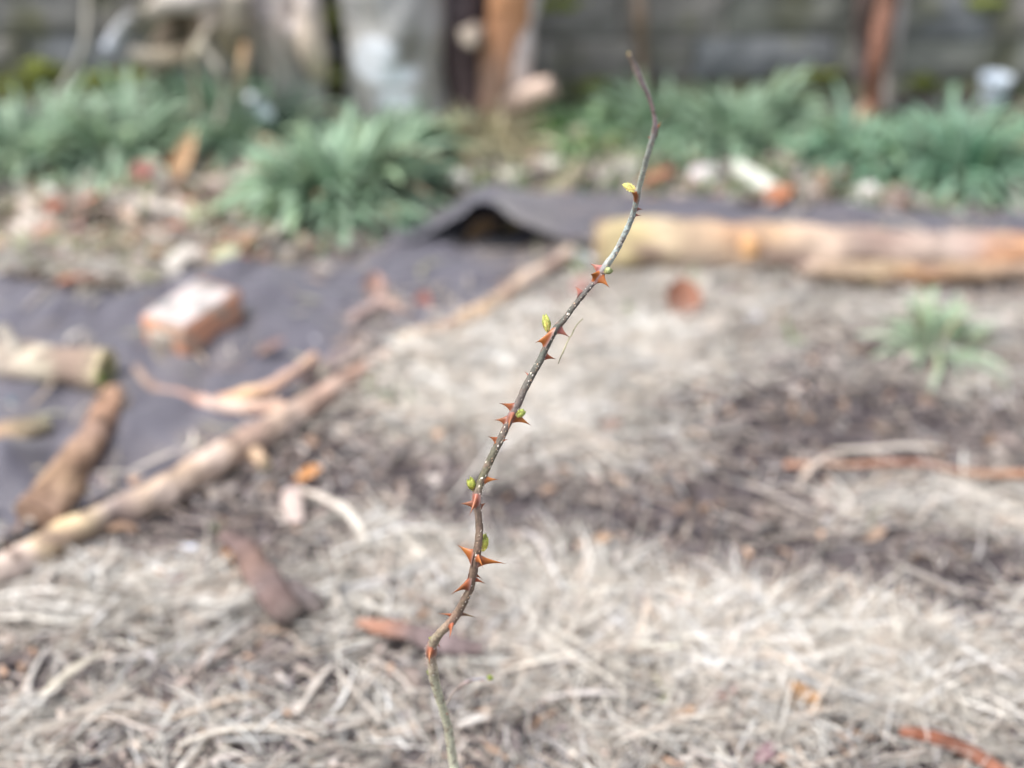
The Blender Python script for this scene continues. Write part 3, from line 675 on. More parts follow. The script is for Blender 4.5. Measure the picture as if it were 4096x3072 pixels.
# ------------------------------------------------------------------ leafy clumps
def clump(px, py, wpx, n, lrng, label, tone=(.195, .315, .205), wd=.017, name='leafy_perennial', spread=.7, group='grey green clumps along the back', root=.35, upr=(.35, 1.35), up=0):
    g = GZ(px, py); Rr = wpx / 2 * mpp(g); m = MB()
    for i in range(n):
        a = random.uniform(0, 2 * math.pi); rr = Rr * root * math.sqrt(random.random())
        b0 = g + Vector((rr * math.cos(a), rr * math.sin(a) * .8, 0))
        a2 = a + random.gauss(0, .7); el = random.uniform(*upr) * (1.25 if math.sin(a * 3 + px) > 0 else .7) - .5 * rr / max(Rr, 1e-4)
        L_ = random.uniform(*lrng) * (1.12 + .16 * math.sin(a * 2 + py) + .12 * math.sin(a * 5 + px)); W_ = wd * random.uniform(.6, 1.35); seg = 7
        hd = Vector((math.cos(a2), math.sin(a2), 0)); side = Vector((-hd.y, hd.x, 0))
        p = b0.copy(); vs = []; cs = []; k_ = random.uniform(.8, 1.6); tint = random.random()
        c = tuple(q * k_ for q in lerpc(tone, (.32, .37, .22) if tint > .85 else (.32, .385, .31), tint if tint < .5 else .4))
        if random.random() < .035: c = random.choice([(.46, .38, .25), (.34, .26, .17)])
        droop = random.uniform(.5, 1.5)
        for j in range(seg + 1):
            t = j / seg; e_ = el - droop * t * t * 1.4
            wv = W_ * (math.sin(math.pi * (t * .86 + .10)) ** .8) * .5 + .001
            tw = side + Vector((0, 0, .25 * math.sin(i)))
            fold = Vector((0, 0, -wv * .35))
            vs += [p - tw * wv, p + fold, p + tw * wv]; cs += [c] * 3
            p = p + (hd * math.cos(e_) + Vector((0, 0, math.sin(e_)))) * (L_ / seg)
            if p.z < hz(p.x, p.y) + .012: p.z = hz(p.x, p.y) + .012 + random.random() * .006
        fs = []
        for j in range(seg):
            q = j * 3; fs += [(q, q + 1, q + 4, q + 3), (q + 1, q + 2, q + 5, q + 4)]
        m.add(vs, fs, cs)
    o = m.build(name, M_leaf, loc=g); thing(o, label, 'plant', group)
    return o
clump(1365, 830, 560, 640, (.10, .21), 'largest grey green plant spilling over the fabric edge in front of the white trunk', wd=.021, root=.5)
clump(1560, 630, 440, 300, (.07, .15), 'green plant behind the largest one at the foot of the white trunk', tone=(.18, .29, .19), root=.55)
clump(1010, 610, 440, 280, (.08, .19), 'green plant at the foot of the leaning trunk', tone=(.17, .27, .19), root=.55)
clump(150, 660, 560, 420, (.09, .20), 'pale green plant at the far left edge', tone=(.24, .35, .24), root=.6)
clump(500, 640, 480, 420, (.09, .20), 'rounded pale green plant between the leaf litter and the mossy wall', tone=(.23, .34, .23), root=.6)
clump(860, 480, 360, 240, (.07, .15), 'darker green plant under the dead twigs', tone=(.13, .26, .17), root=.6)
clump(2620, 550, 420, 300, (.08, .16), 'grey green plant right of the cane top by the wall', root=.6)
clump(2960, 560, 480, 380, (.08, .17), 'wide grey green plant in the middle of the right wall', root=.6)
clump(3440, 650, 380, 260, (.07, .14), 'green plant at the foot of the red stake', tone=(.14, .28, .18), root=.65)
clump(3830, 720, 560, 520, (.09, .19), 'large spiky dark green plant at the right edge', tone=(.14, .29, .19), wd=.015, root=.5)
clump(-350, 640, 450, 240, (.09, .20), 'green plant beyond the far left plant', root=.6)
clump(4350, 640, 450, 240, (.09, .20), 'green plant beyond the right spiky plant', root=.6)
clump(3740, 1400, 330, 70, (.06, .12), 'small loose grass tuft in the straw at right', tone=(.24, .34, .21), wd=.008, name='grass_tuft', root=.6, upr=(.6, 1.4), group=None)
clump(2330, 560, 300, 260, (.05, .11), 'fresh bright green low plant left of the cane top', tone=(.17, .33, .10), wd=.010, name='low_weed', root=.7, group=None)
clump(1960, 590, 360, 240, (.06, .13), 'dry olive brown plant at the foot of the split stump', tone=(.40, .33, .20), wd=.014, name='dry_plant', root=.75, group=None)

# ------------------------------------------------------------------ wall
def wall():
    y0 = G(3300, 385).y; print('wall y', y0)
    e = empty('stone_wall', (0, y0, 0), 'grey mossy stone wall across the back', 'wall')
    m = MB(); z = -.05; row = 0
    while z < .95:
        h = random.choice((.085, .10, .115)); x = -4 + random.uniform(0, .3)
        while x < 4:
            L_ = random.uniform(.2, .48)
            x1 = x + L_ - .008; z1 = z + h - .006
            nx, nz = max(2, int(L_ / .05)), 3; dp = random.uniform(-.008, .008)
            g_ = random.uniform(.22, .28); tint = random.choice([(1, .98, .92), (.94, .97, 1.0), (1, .95, .87), (.96, .98, .86)])
            c = tuple(g_ * q for q in tint)
            if z < .05 and random.random() < .6: c = lerpc(c, (.17, .19, .07), .6)
            vs = []; 
            for a in range(nz + 1):
                for b in range(nx + 1):
                    ex = min(a, nz - a) == 0 or min(b, nx - b) == 0
                    p = Vector((x + (x1 - x) * b / nx, y0 - .02 + dp + (.008 if ex else 0), z + (z1 - z) * a / nz))
                    p += noise.noise_vector(p * 14) * .010; vs.append(p)
            nf = len(vs)
            fs = [(a * (nx + 1) + b, a * (nx + 1) + b + 1, (a + 1) * (nx + 1) + b + 1, (a + 1) * (nx + 1) + b) for a in range(nz) for b in range(nx)]
            rim = [b for b in range(nx + 1)] + [a * (nx + 1) + nx for a in range(1, nz + 1)] + [nz * (nx + 1) + b for b in range(nx - 1, -1, -1)] + [a * (nx + 1) for a in range(nz - 1, 0, -1)]
            back = [Vector((vs[i].x, y0 + .1, vs[i].z)) for i in rim]
            vs += back
            for q in range(len(rim)):
                r2 = (q + 1) % len(rim); fs.append((rim[q], nf + q, nf + r2, rim[r2]))
            m.add(vs, fs, c); x += L_
        z += h; row += 1
    m.build('stonework', M_wall, e, smooth=False)
    j = MB(); vs = []
    for q in ((-4.2, y0 + .012, -.1), (4.2, y0 + .012, -.1), (4.2, y0 + .30, -.1), (-4.2, y0 + .30, -.1)):
        vs += [q, (q[0], q[1], .97)]
    j.add(vs, [(0, 2, 3, 1), (2, 4, 5, 3), (4, 6, 7, 5), (6, 0, 1, 7), (1, 3, 5, 7)], (.12, .12, .1))
    j.build('joints', M_joint, e, smooth=False)
    ms = MB()
    for (px, py, w_, h_) in ((120, 330, 260, 90), (420, 330, 260, 60), (-200, 330, 250, 80), (180, 270, 150, 40), (60, 400, 200, 40), (520, 300, 200, 50), (3250, 300, 200, 20), (3700, 330, 60, 40), (2180, 20, 260, 50), (2370, 350, 120, 70), (3950, 10, 120, 14), (1320, 300, 110, 120), (1330, 80, 90, 120)):
        r_ = ray(px, py); t = (y0 - .02) / r_.y; c = CAM + r_ * t; s = t / F_PX
        for i in range(60):
            q = c + Vector((random.gauss(0, .26) * w_ * s, random.uniform(-.008, .004), random.gauss(0, .26) * h_ * s))
            k_ = random.uniform(.7, 1.3); ball(ms, q, random.uniform(.006, .016), (.19 * k_, .22 * k_, .055 * k_), 6, (1, .5, .8))
    ms.build('moss', M_moss, e)
    return y0
WY = wall()

# ------------------------------------------------------------------ trunks
def up_pt(px, py, yw):               # point on the upright plane y = yw
    r_ = ray(px, py); return CAM + r_ * (yw / r_.y)
def upright(name, pxs, yws, widths, cols, label, cat, mat=M_wood, rough=.2, rs=9, ext=1.2, parts=None, seg=22, colfn=None, part='trunk', k=6):
    pts = []; rad = []
    for i, (a, b) in enumerate(pxs):
        yw = sample(yws, i / (len(pxs) - 1)); p = up_pt(a, b, yw); pts.append(p); rad.append(sample(widths, i / (len(pxs) - 1)) / 2 * mpp(p))
    if ext:
        d = (pts[-1] - pts[-2]).normalized(); d = (d + Vector((0, 0, .8))).normalized()
        pts.append(pts[-1] + d * ext * .4); rad.append(rad[-1] * .95); pts.append(pts[-1] + d * ext * .6 + Vector((.03, 0, 0))); rad.append(rad[-2] * .8)
    base = Vector((pts[0].x, pts[0].y, 0))
    e = empty(name, base, label, cat)
    m = MB(); tube(m, pts, rad, cols, seg=seg, rough=rough, rs=rs, colfn=colfn, k=k)
    m.build(part, mat, e)
    return e, pts, rad
YT = WY - .17
def birchcol(q, a, t, c):
    n_ = noise.noise(q * Vector((26, 26, 7))); c = lerpc(c, (.24, .23, .20), max(0, min(.9, n_ * 2.4 - .4))); c = lerpc(c, (.58, .57, .55), max(0, min(.9, -n_ * 2.4 - .4)))
    for (px, py, rx, rz) in ((1510, 190, 75, 52), (1555, 288, 105, 42), (1590, 385, 75, 34), (1440, 250, 34, 60)):
        p = up_pt(px, py, YT - .09); s = mpp(p)
        d = ((q.x - p.x) / (rx * s)) ** 2 + ((q.z - p.z) / (rz * s)) ** 2
        if d < 1.6 and q.y < YT + .02: c = lerpc((.86, .90, .96), c, max(0, min(1, (d - .7) / .9)))
    return c
white, wp, wr = upright('white_tree', [(1600, 520), (1595, 440), (1590, 330), (1580, 200), (1572, 90), (1570, -20)], [YT, YT], [400, 385, 375, 385, 400, 415, 415],
        [(.44, .44, .41), (.48, .47, .44), (.46, .455, .44), (.43, .43, .42), (.45, .43, .41)], 'thick grey white trunk with white peeled patches in front of the wall', 'tree', colfn=birchcol, rough=.17, k=14, seg=48)
lm = MB(); tp = wp[-1]
for (dx, dy, dz) in ((-.35, -.02, .6), (.3, .1, .7), (.02, .12, .9)):
    tube(lm, [tp - Vector((0, 0, .05)), tp + Vector((dx * .5, dy, dz * .6)), tp + Vector((dx, dy * 2, dz))], [.09, .05, .02], [(.45, .44, .42), (.4, .38, .36)], seg=10, rough=.2, rs=10)
lm.build('limb', M_wood, white)
def leancol(q, a, t, c):
    n_ = noise.noise(q * Vector((18, 18, 8)) + Vector((7, 0, 0))); c = lerpc(c, (.62, .54, .48), max(0, min(.9, -n_ * 2.6 - .35))); return lerpc(c, (.15, .14, .15), max(0, min(1, n_ * 2.8 - .3)))
lean, lp, lr = upright('leaning_tree', [(1230, 520), (1210, 420), (1180, 300), (1150, 180), (1120, 70), (1095, -20)], [YT - .06, YT - .02], [210, 220, 215, 250, 290, 320, 330],
        [(.40, .40, .36), (.46, .45, .42), (.50, .46, .42), (.58, .50, .44), (.54, .50, .49), (.46, .42, .40)], 'leaning grey and pinkish trunk left of the white trunk', 'tree', colfn=leancol, rough=.28, k=10, seg=32)
s1 = MB(); a_ = up_pt(1240, 20, YT - .14); knot(s1, up_pt(1200, 110, YT - .12), (.1, -.8, -.2), .03, .05, (.30, .27, .26), (.60, .52, .46)); s1.build('limb', M_wood, lean)
s1 = MB(); tube(s1, [up_pt(1290, 320, YT - .02), up_pt(1250, 220, YT - .14), up_pt(1230, 60, YT - .15), up_pt(1220, -30, YT - .14)], [.02, .035, .03, .03], [(.62, .52, .40), (.66, .55, .44), (.60, .54, .52)], seg=10, rough=.3, rs=12); s1.build('bark_ridge', M_wood, lean)

# split stump, right of the white trunk
stump, sp_, sr_ = upright('split_stump', [(1880, 500), (1875, 400), (1860, 260), (1850, 120), (1845, -20)], [YT + .02, YT + .02], [200, 170, 160, 170, 180],
        [(.30, .22, .19), (.13, .095, .095), (.10, .075, .08), (.12, .10, .105), (.10, .09, .10)], 'split red brown stump with a dark hollow side right of the white trunk', 'tree stump', mat=M_bark, rough=.35, ext=.5)
s2 = MB(); tube(s2, [up_pt(1985, 440, YT - .04), up_pt(2000, 300, YT - .05), up_pt(2020, 160, YT - .05), up_pt(2040, 0, YT - .05), up_pt(2060, -120, YT - .04)], [.045, .05, .055, .06, .05],
     [(.34, .22, .17), (.38, .25, .19), (.50, .27, .16), (.52, .27, .14), (.5, .28, .16)], seg=14, rough=.3, rs=12); s2.build('exposed_wood', M_wood, stump)
s2 = MB(); tube(s2, [up_pt(2010, 440, YT - .06), up_pt(2065, 330, YT - .07), up_pt(2085, 200, YT - .07), up_pt(2095, 90, YT - .06), up_pt(2120, -30, YT - .05)], [.030, .032, .030, .028, .028],
     [(.52, .42, .36), (.64, .55, .50), (.66, .58, .55), (.62, .56, .53), (.60, .58, .56)], seg=12, rough=.3, rs=14); s2.build('pale_bark', M_wood, stump)
s2 = MB(); tube(s2, [up_pt(1910, 130, YT - .02), up_pt(1885, 145, YT - .12), up_pt(1870, 150, YT - .15)], [.026, .026, .018], [(.36, .29, .24), (.42, .36, .30)], seg=12, rough=.4, endcol=(.40, .34, .28)); s2.build('stub', M_wood, stump)
s2 = MB(); tube(s2, [up_pt(2035, 410, YT - .08), up_pt(2110, 375, YT - .10), up_pt(2210, 345, YT - .12)], [.028, .03, .024], [(.44, .32, .26), (.54, .42, .35), (.60, .46, .38)], seg=12, rough=.25); s2.build('broken_root', M_wood, stump)

# gnarled dead wood at the upper left
dead, dp_, dr_ = upright('gnarled_stump', [(640, 300), (650, 200), (720, 110), (740, 20), (700, -60)], [YT + .0, YT - .02], [110, 120, 150, 180, 190],
        [(.20, .18, .13), (.16, .13, .10), (.13, .10, .07), (.20, .13, .09), (.22, .17, .14)], 'gnarled dead brown stump at the upper left against the wall', 'tree stump', mat=M_bark, rough=.5, rs=7, ext=.3)
for nm, pts_, rr_, cc_, mt in (('root_arm', [(520, 210), (600, 240), (700, 225), (790, 170), (800, 60)], [.02, .025, .022, .02, .02], [(.28, .26, .22), (.26, .22, .16), (.22, .17, .12)], M_wood),
                           ('root_arm', [(600, 60), (680, 10), (760, -10), (900, -40)], [.02, .03, .04, .03], [(.30, .27, .22), (.50, .46, .42), (.52, .48, .45)], M_wood),
                           ('pale_stub', [(850, 20), (845, 80), (835, 120)], [.028, .028, .02], [(.56, .48, .42), (.58, .50, .42)], M_wood),
                           ('root_arm', [(940, -30), (930, 80), (900, 160), (960, 230)], [.03, .035, .025, .02], [(.42, .38, .32), (.30, .26, .18), (.22, .19, .12)], M_wood)):
    q = MB(); tube(q, [up_pt(a, b, YT - .14) for a, b in pts_], rr_, cc_, seg=10, rough=.3, rs=12); q.build(nm, mt, dead)
def twig(name, pxs, yw, rad, cols, label, cat='twig', group=None, mat=M_wood):
    pts = [up_pt(a, b, yw + .02 * math.sin(i * 2.1)) for i, (a, b) in enumerate(pxs)]
    m = MB(); tube(m, pts, rad, cols, seg=8, rough=.2, rs=20); c0 = Vector((pts[0].x, pts[0].y, pts[0].z))
    o = m.build(name, mat, loc=c0); thing(o, label, cat, group)
twig('dead_twig', [(790, 450), (780, 330), (770, 230), (810, 150), (850, 90)], YT - .18, [.006, .008, .009, .010, .012], [(.42, .40, .30), (.40, .37, .28), (.46, .40, .33)], 'dead twig rising from the dark green plant to the gnarled stump', group='dead twigs at the upper left')
twig('dead_twig', [(960, 500), (955, 400), (970, 280), (985, 170)], YT - .2, [.008, .009, .011, .010], [(.44, .38, .28), (.40, .34, .24), (.46, .29, .16)], 'orange brown twig left of the leaning trunk', group='dead twigs at the upper left')
twig('dead_twig', [(860, 520), (900, 400), (890, 300), (820, 200), (790, 150)], YT - .22, [.006, .008, .008, .008, .007], [(.42, .42, .34), (.38, .36, .30), (.42, .38, .30)], 'curving olive twig between the other two twigs', group='dead twigs at the upper left')
twig('dead_twig', [(240, 360), (290, 290), (340, 180), (350, 60), (350, -30)], YT - .1, [.008, .009, .010, .009, .008], [(.36, .35, .32), (.40, .38, .34), (.38, .36, .30)], 'thin grey twig leaning on the wall at the far left', group='dead twigs at the upper left')
twig('pale_splinter', [(425, 200), (460, 150), (520, 60)], YT - .12, [.014, .020, .010], [(.48, .52, .60), (.46, .48, .52), (.42, .42, .42)], 'blue grey splinter leaning against the wall at upper left', 'splinter')
twig('pale_splinter', [(1075, 480), (1040, 430), (1000, 385)], YT - .24, [.016, .018, .010], [(.50, .60, .62), (.50, .56, .60), (.46, .5, .52)], 'blue white splinter at the foot of the leaning trunk', 'splinter')
# stakes
twig('wooden_stake', [(3480, 470), (3490, 380), (3505, 250), (3530, 100), (3555, -30), (3600, -400), (3640, -900)], WY - .16, [.019, .021, .022, .024, .026, .026, .024], [(.27, .12, .08), (.28, .13, .09), (.27, .14, .10), (.27, .15, .11), (.27, .16, .12)], 'red brown stake leaning on the wall at upper right', 'stake')
twig('pale_stake', [(3545, 440), (3560, 300), (3580, 150), (3600, -30), (3650, -400), (3690, -900)], WY - .12, [.014, .016, .018, .019, .019, .017], [(.36, .33, .30), (.42, .38, .36), (.46, .42, .40), (.44, .38, .36)], 'pale grey stake pressed against the red brown one', 'stake')
twig('dark_stake', [(3450, 330), (3450, 150), (3465, -30), (3490, -500)], WY - .06, [.018, .022, .024, .022], [(.14, .12, .12), (.16, .12, .11), (.20, .14, .12)], 'dark stake just behind the red brown one', 'stake', mat=M_bark)
twig('thin_stake', [(2570, 340), (2565, 200), (2560, 60), (2555, -40), (2550, -500)], WY - .06, [.014, .015, .018, .018, .016], [(.26, .19, .14), (.30, .22, .16), (.28, .25, .21)], 'thin brown stake behind the cane top', 'stake')

# white cup at the right
def cup():
    c = up_pt(3960, 440, WY - .14); s = mpp(c); m = MB(); vs = []; n = 24
    prof = [(0, 0), (30, 0), (36, 4), (52, 70), (60, 125), (64, 128), (62, 134), (56, 130), (48, 70), (33, 8), (0, 6)]
    for r_, z_ in prof:
        for j in range(n):
            a = 2 * math.pi * j / n; vs.append(c + Vector((r_ * s * math.cos(a), r_ * s * math.sin(a), z_ * s * 1.05)))
    fs = [(i * n + j, i * n + (j + 1) % n, (i + 1) * n + (j + 1) % n, (i + 1) * n + j) for i in range(len(prof) - 1) for j in range(n)]
    m.add(vs, fs, (.72, .80, .88)); o = m.build('plastic_cup', M_plastic, loc=c); thing(o, 'white plastic cup beside the wall above the right plant', 'cup')
cup()
def dirt_mound():
    m = MB(); c = up_pt(3960, 470, WY - .14); c.z = hz(c.x, c.y)
    top = up_pt(3960, 440, WY - .14).z
    ball(m, c, .12, (.15, .13, .12), 18, (1.1, .9, max(.3, top / .12)), rough=.25); o = m.build('soil_mound', M_soil, loc=c); thing(o, 'small heap of dark soil under the white cup', 'soil', kind='stuff')
dirt_mound()

# ------------------------------------------------------------------ the rose cane
CL = [(2517, 218), (2535, 254), (2549, 286), (2569, 331), (2589, 367), (2607, 421), (2619, 476), (2620, 507), (2612, 548), (2596, 602), (2580, 656), (2567, 706), (2553, 765), (2541, 824),
      (2521, 887), (2493, 948), (2465, 1003), (2436, 1046), (2409, 1085), (2383, 1120), (2352, 1156), (2320, 1195), (2289, 1234), (2258, 1277), (2226, 1312), (2203, 1350), (2184, 1390), (2165, 1432), (2148, 1463), (2131, 1495),
      (2104, 1544), (2083, 1590), (2062, 1635), (2036, 1683), (2011, 1738), (1988, 1784), (1967, 1827), (1946, 1873), (1922, 1932), (1911, 1970), (1908, 2010), (1913, 2059), (1917, 2118), (1913, 2176), (1905, 2227), (1897, 2267),
      (1889, 2314), (1881, 2353), (1866, 2384), (1846, 2423), (1826, 2459), (1799, 2494), (1768, 2525), (1742, 2557), (1727, 2592), (1727, 2632), (1731, 2670), (1735, 2705), (1745, 2750), (1762, 2806), (1777, 2855), (1790, 2900), (1803, 2975), (1813, 3050), (1818, 3110)]
def cdepth(py):
    return float(np.interp(py, [218, 420, 620, 850, 1100, 2200, 2400, 2600, 3110], [.955, 1.025, 1.075, 1.13, 1.155, 1.16, 1.178, 1.215, 1.30]))
def cwidth(py):
    return float(np.interp(py, [200, 230, 280, 300, 360, 450, 500, 560, 800, 1000, 1060, 1090, 1130, 1280, 1330, 1450, 1650, 1900, 1960, 2050, 2200, 2300, 2450, 2540, 2600, 2700, 2850, 3110],
                           [10, 15, 22, 22, 17, 15, 19, 22, 23, 24, 29, 30, 20, 23, 27, 29, 31, 31, 32, 30, 32, 30, 34, 34, 38, 38, 34, 38]))
CC = [(200, (.42, .36, .22)), (240, (.42, .34, .28)), (300, (.60, .50, .50)), (360, (.50, .40, .42)), (420, (.58, .40, .40)), (500, (.54, .45, .47)), (560, (.38, .41, .37)), (700, (.46, .51, .42)), (860, (.34, .40, .38)), (1040, (.42, .47, .44)),
      (1090, (.42, .37, .38)), (1150, (.15, .13, .12)), (1250, (.12, .12, .10)), (1400, (.13, .14, .115)), (1550, (.155, .14, .12)), (1660, (.21, .16, .15)), (1800, (.15, .14, .10)), (1930, (.17, .16, .09)), (1980, (.26, .19, .16)),
      (2100, (.18, .13, .09)), (2250, (.21, .14, .10)), (2400, (.26, .19, .13)), (2480, (.30, .20, .15)), (2550, (.30, .26, .18)), (2620, (.48, .37, .28)), (2720, (.48, .47, .33)), (2850, (.56, .56, .40)), (3110, (.62, .62, .47))]
def ccol(py):
    xs = [c[0] for c in CC]; return tuple(float(np.interp(py, xs, [c[1][i] for c in CC])) for i in range(3))
pts3 = [P(a, b, cdepth(b)) for a, b in CL]
pys = [b for a, b in CL]
foot = Vector((pts3[-1].x + .012, pts3[-1].y + .02, hz(pts3[-1].x, pts3[-1].y)))
mid = (pts3[-1] + foot) / 2 + Vector((-.012, .005, 0))
full = pts3 + [mid, foot - Vector((0, 0, .02))]
path = catmull(full, 5)
pyl = []
for i in range(len(path)):
    t = i / 5; j = min(int(t), len(full) - 2); f_ = t - j
    a = pys[j] if j < len(pys) else 3110; b = pys[j + 1] if j + 1 < len(pys) else 3110
    pyl.append(a + (b - a) * f_)
cane = empty('rose_cane', Vector((foot.x, foot.y, 0)), 'thorny rose cane with small green shoots rising in front of the straw', 'rose cane')
m = MB(); seg = 18; vs = []; cs = []; up = Vector((0, -1, 0))
frames = []
for i, p in enumerate(path):
    tg = (path[min(i + 1, len(path) - 1)] - path[max(i - 1, 0)]).normalized()
    s_ = tg.cross(up).normalized(); up = s_.cross(tg).normalized()
    py = pyl[i]; r = cwidth(py) / 2 * mpp(p) * 1.0
    for nd, hh, ww in ((1085, .14, 16), (1322, .16, 22), (1648, .16, 20), (1768, .10, 14), (1962, .16, 18), (2205, .08, 14), (2285, .12, 18), (2466, .14, 18), (2556, .14, 22), (2690, .10, 20), (2850, .10, 16), (520, .16, 16), (276, .18, 12), (775, .10, 14)):
        r *= 1 + hh * math.exp(-((py - nd) / ww) ** 2)
    frames.append((p, tg, s_, up, r))
    for j in range(seg):
        a = 2 * math.pi * j / seg; d = s_ * math.cos(a) + up * math.sin(a)
        q = p + d * r; rr = r * (1 + .13 * noise.noise(q * 260) + .10 * noise.noise(q * 90))
        vs.append(p + d * rr)
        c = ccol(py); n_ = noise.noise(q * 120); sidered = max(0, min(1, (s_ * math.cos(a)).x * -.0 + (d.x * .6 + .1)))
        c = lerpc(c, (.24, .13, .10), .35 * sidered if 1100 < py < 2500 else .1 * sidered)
        cs.append(tuple(q_ * (1 + .3 * n_) * (.86 if 1110 < py < 2450 else 1) for q_ in c))
nP = len(path)
m.add(vs, [(i * seg + j, i * seg + (j + 1) % seg, (i + 1) * seg + (j + 1) % seg, (i + 1) * seg + j) for i in range(nP - 1) for j in range(seg)], cs)
m.add([vs[j] for j in range(seg)], [tuple(range(seg))], [cs[0]] * seg)
# lenticels, raised specks of cork in the bark
for i in range(30, nP - 12):
    p, tg, s_, up_, r = frames[i]; py = pyl[i]
    dens = 1.5 if 850 < py < 2250 else (.7 if py < 2500 else .35)
    for q in range(int(dens + random.random())):
        a = random.gauss(math.pi / 2 + .35, 1.0); d = s_ * math.cos(a) + up_ * math.sin(a)
        pos = p + d * r * 1.0 + tg * random.uniform(-.5, .5) * .003
        w_ = random.uniform(.00035, .0008); l_ = w_ * random.uniform(1.2, 2.1)
        sd2 = tg.cross(d).normalized(); ring = []
        cL = random.choice([(.72, .64, .52), (.80, .74, .66), (.60, .42, .28)])
        base_i = [pos + sd2 * (w_ * math.cos(t)) + tg * (l_ * math.sin(t)) - d * .0002 for t in [k_ * math.pi / 4 for k_ in range(8)]]
        m.add(base_i + [pos + d * .00045], [(k_, (k_ + 1) % 8, 8) for k_ in range(8)], [cL] * 9, 1)
m.build('stem', [M_cane, M_lent], cane)

def nearest(px, py):
    d0 = 1e9; bi = 0
    for i in range(len(pyl)):
        q = path[i]; r_ = q - CAM; dd = r_.dot(Vector((0, CP, -SP)))
        X_ = 2048 + F_PX * r_.x / dd; Y_ = 1536 - F_PX * (r_.dot(Vector((0, SP, CP)))) / dd
        e_ = (X_ - px) ** 2 + (Y_ - py) ** 2
        if e_ < d0: d0 = e_; bi = i
    return bi
OR = (.46, .145, .035); RD = (.38, .10, .045); PK = (.46, .17, .13); BR = (.36, .11, .04); DK = (.28, .09, .04)
# base px, base py, tip px, tip py, depth of tip towards (-) or away (+) in mm, base length px, colour
TH = [(2618, 528, 2644, 488, -5, 56, (.48, .11, .03)), (2607, 560, 2588, 545, -2, 22, PK), (2546, 784, 2521, 766, -12, 74, OR), (2548, 845, 2572, 838, 2, 26, PK), (2543, 862, 2564, 862, 2, 22, PK),
      (2402, 1078, 2360, 1054, 3, 46, PK), (2392, 1100, 2362, 1098, -11, 66, OR), (2398, 1112, 2439, 1152, -3, 54, OR), (2322, 1180, 2298, 1146, 34, 40, PK),
      (2194, 1350, 2140, 1372, -5, 92, OR), (2229, 1312, 2278, 1349, 3, 42, PK), (2172, 1430, 2224, 1437, 0, 38, RD), (2110, 1512, 2097, 1486, 18, 20, PK),
      (2052, 1625, 1996, 1613, 0, 40, BR), (2052, 1662, 2033, 1722, -14, 50, (.42, .16, .09)), (2030, 1682, 1975, 1681, 0, 46, BR), (2052, 1672, 2124, 1702, -2, 56, OR),
      (1992, 1764, 1952, 1746, 0, 32, BR), (1990, 1765, 1973, 1780, -7, 20, OR), (2004, 1768, 2033, 1756, 0, 28, RD),
      (1944, 1922, 1994, 1918, 1, 44, OR), (1896, 2022, 1838, 2016, 3, 42, DK), (1906, 1995, 1877, 2062, -14, 66, (.40, .14, .08)), (1920, 2034, 1943, 2012, 12, 36, RD),
      (1894, 2236, 1828, 2178, 0, 72, OR), (1920, 2247, 2024, 2255, 0, 54, OR), (1906, 2225, 1931, 2271, -12, 36, OR), (1893, 2334, 1803, 2378, 2, 62, BR), (1895, 2310, 1856, 2342, 8, 60, PK), (1900, 2296, 1927, 2315, 5, 28, RD),
      (1896, 2318, 1941, 2334, 2, 28, RD), (1812, 2458, 1751, 2455, 3, 22, BR), (1845, 2456, 1909, 2471, 3, 24, (.36, .22, .13)), (1805, 2484, 1797, 2556, -8, 40, (.46, .13, .05)),
      (1733, 2600, 1718, 2655, -11, 72, (.42, .15, .07)), (1742, 2570, 1762, 2594, 3, 30, PK), (1780, 2848, 1795, 2862, -2, 20, PK), (1735, 2590, 1708, 2568, 3, 24, RD), (2540, 300, 2526, 268, 4, 18, (.40, .24, .16))]
for (bx, by, tx, ty, dz, bl, c) in TH:
    i = nearest(bx, by); p, tg, s_, up_, r = frames[i]; d = cdepth(pyl[i]); mm = mpp(p)
    tip = P(tx, ty, d + (dz + 3.0 * math.sin(bx * 1.7 + by)) * .001)
    base = p.copy(); ax = (tip - base); ax -= tg * ax.dot(tg); ax.normalize()
    base = p + ax * r * .45
    # shift the base along the stem so that it sits by its own point
    Lb = bl * mm; n = 10; k = 14; vs = []; cs = []
    lat = ax.cross(tg).normalized(); wb = min(r * 1.15, Lb * .30)
    ln = (tip - base).length
    for a in range(n + 1):
        t = a / n; c0 = base.lerp(tip, t) - tg * 0 + Vector((0, 0, 1)) * math.sin(math.pi * t) * ln * .05 * (1 if (tip.z > base.z - ln * .5) else 0) + lat * math.sin(math.pi * t) * ln * .04 * math.sin(bx)
        aa = Lb / 2 * 1.32 * (.62 * (1 - t) ** 1.5 + .38 * (1 - t) ** 5) + .00012; bb = wb * 1.15 * (.5 * (1 - t) ** 1.3 + .35 * (1 - t) ** 5) + .00010
        if a == 0: aa *= 1.12; bb *= 1.15
        for b in range(k):
            th = 2 * math.pi * b / k; vs.append(c0 + tg * aa * math.cos(th) + lat * bb * math.sin(th))
            edge = .82 + .3 * abs(math.cos(th)) ** 2
            cc = lerpc(lerpc(ccol(pyl[i]), (.46, .30, .28), .6), (c[0] * .9, c[1] * .8, c[2] * .95), min(1, t * 7)); cc = lerpc(cc, (c[0] * 1.05, c[1] * 1.15, c[2]), max(0, min(1, t * 2.5 - .3))); cc = lerpc(cc, (c[0] * .45, c[1] * .45, c[2] * .45), max(0, min(1, t * 3 - 1.9))); cc = tuple(q_ * (edge + .18 * noise.noise(c0 * 400 + tg * math.cos(th) * 2)) for q_ in cc)
            cs.append(cc)
    m = MB(); m.add(vs, [(a * k + b, a * k + (b + 1) % k, (a + 1) * k + (b + 1) % k, (a + 1) * k + b) for a in range(n) for b in range(k)], cs)
    m.build('thorn', M_thorn, cane)

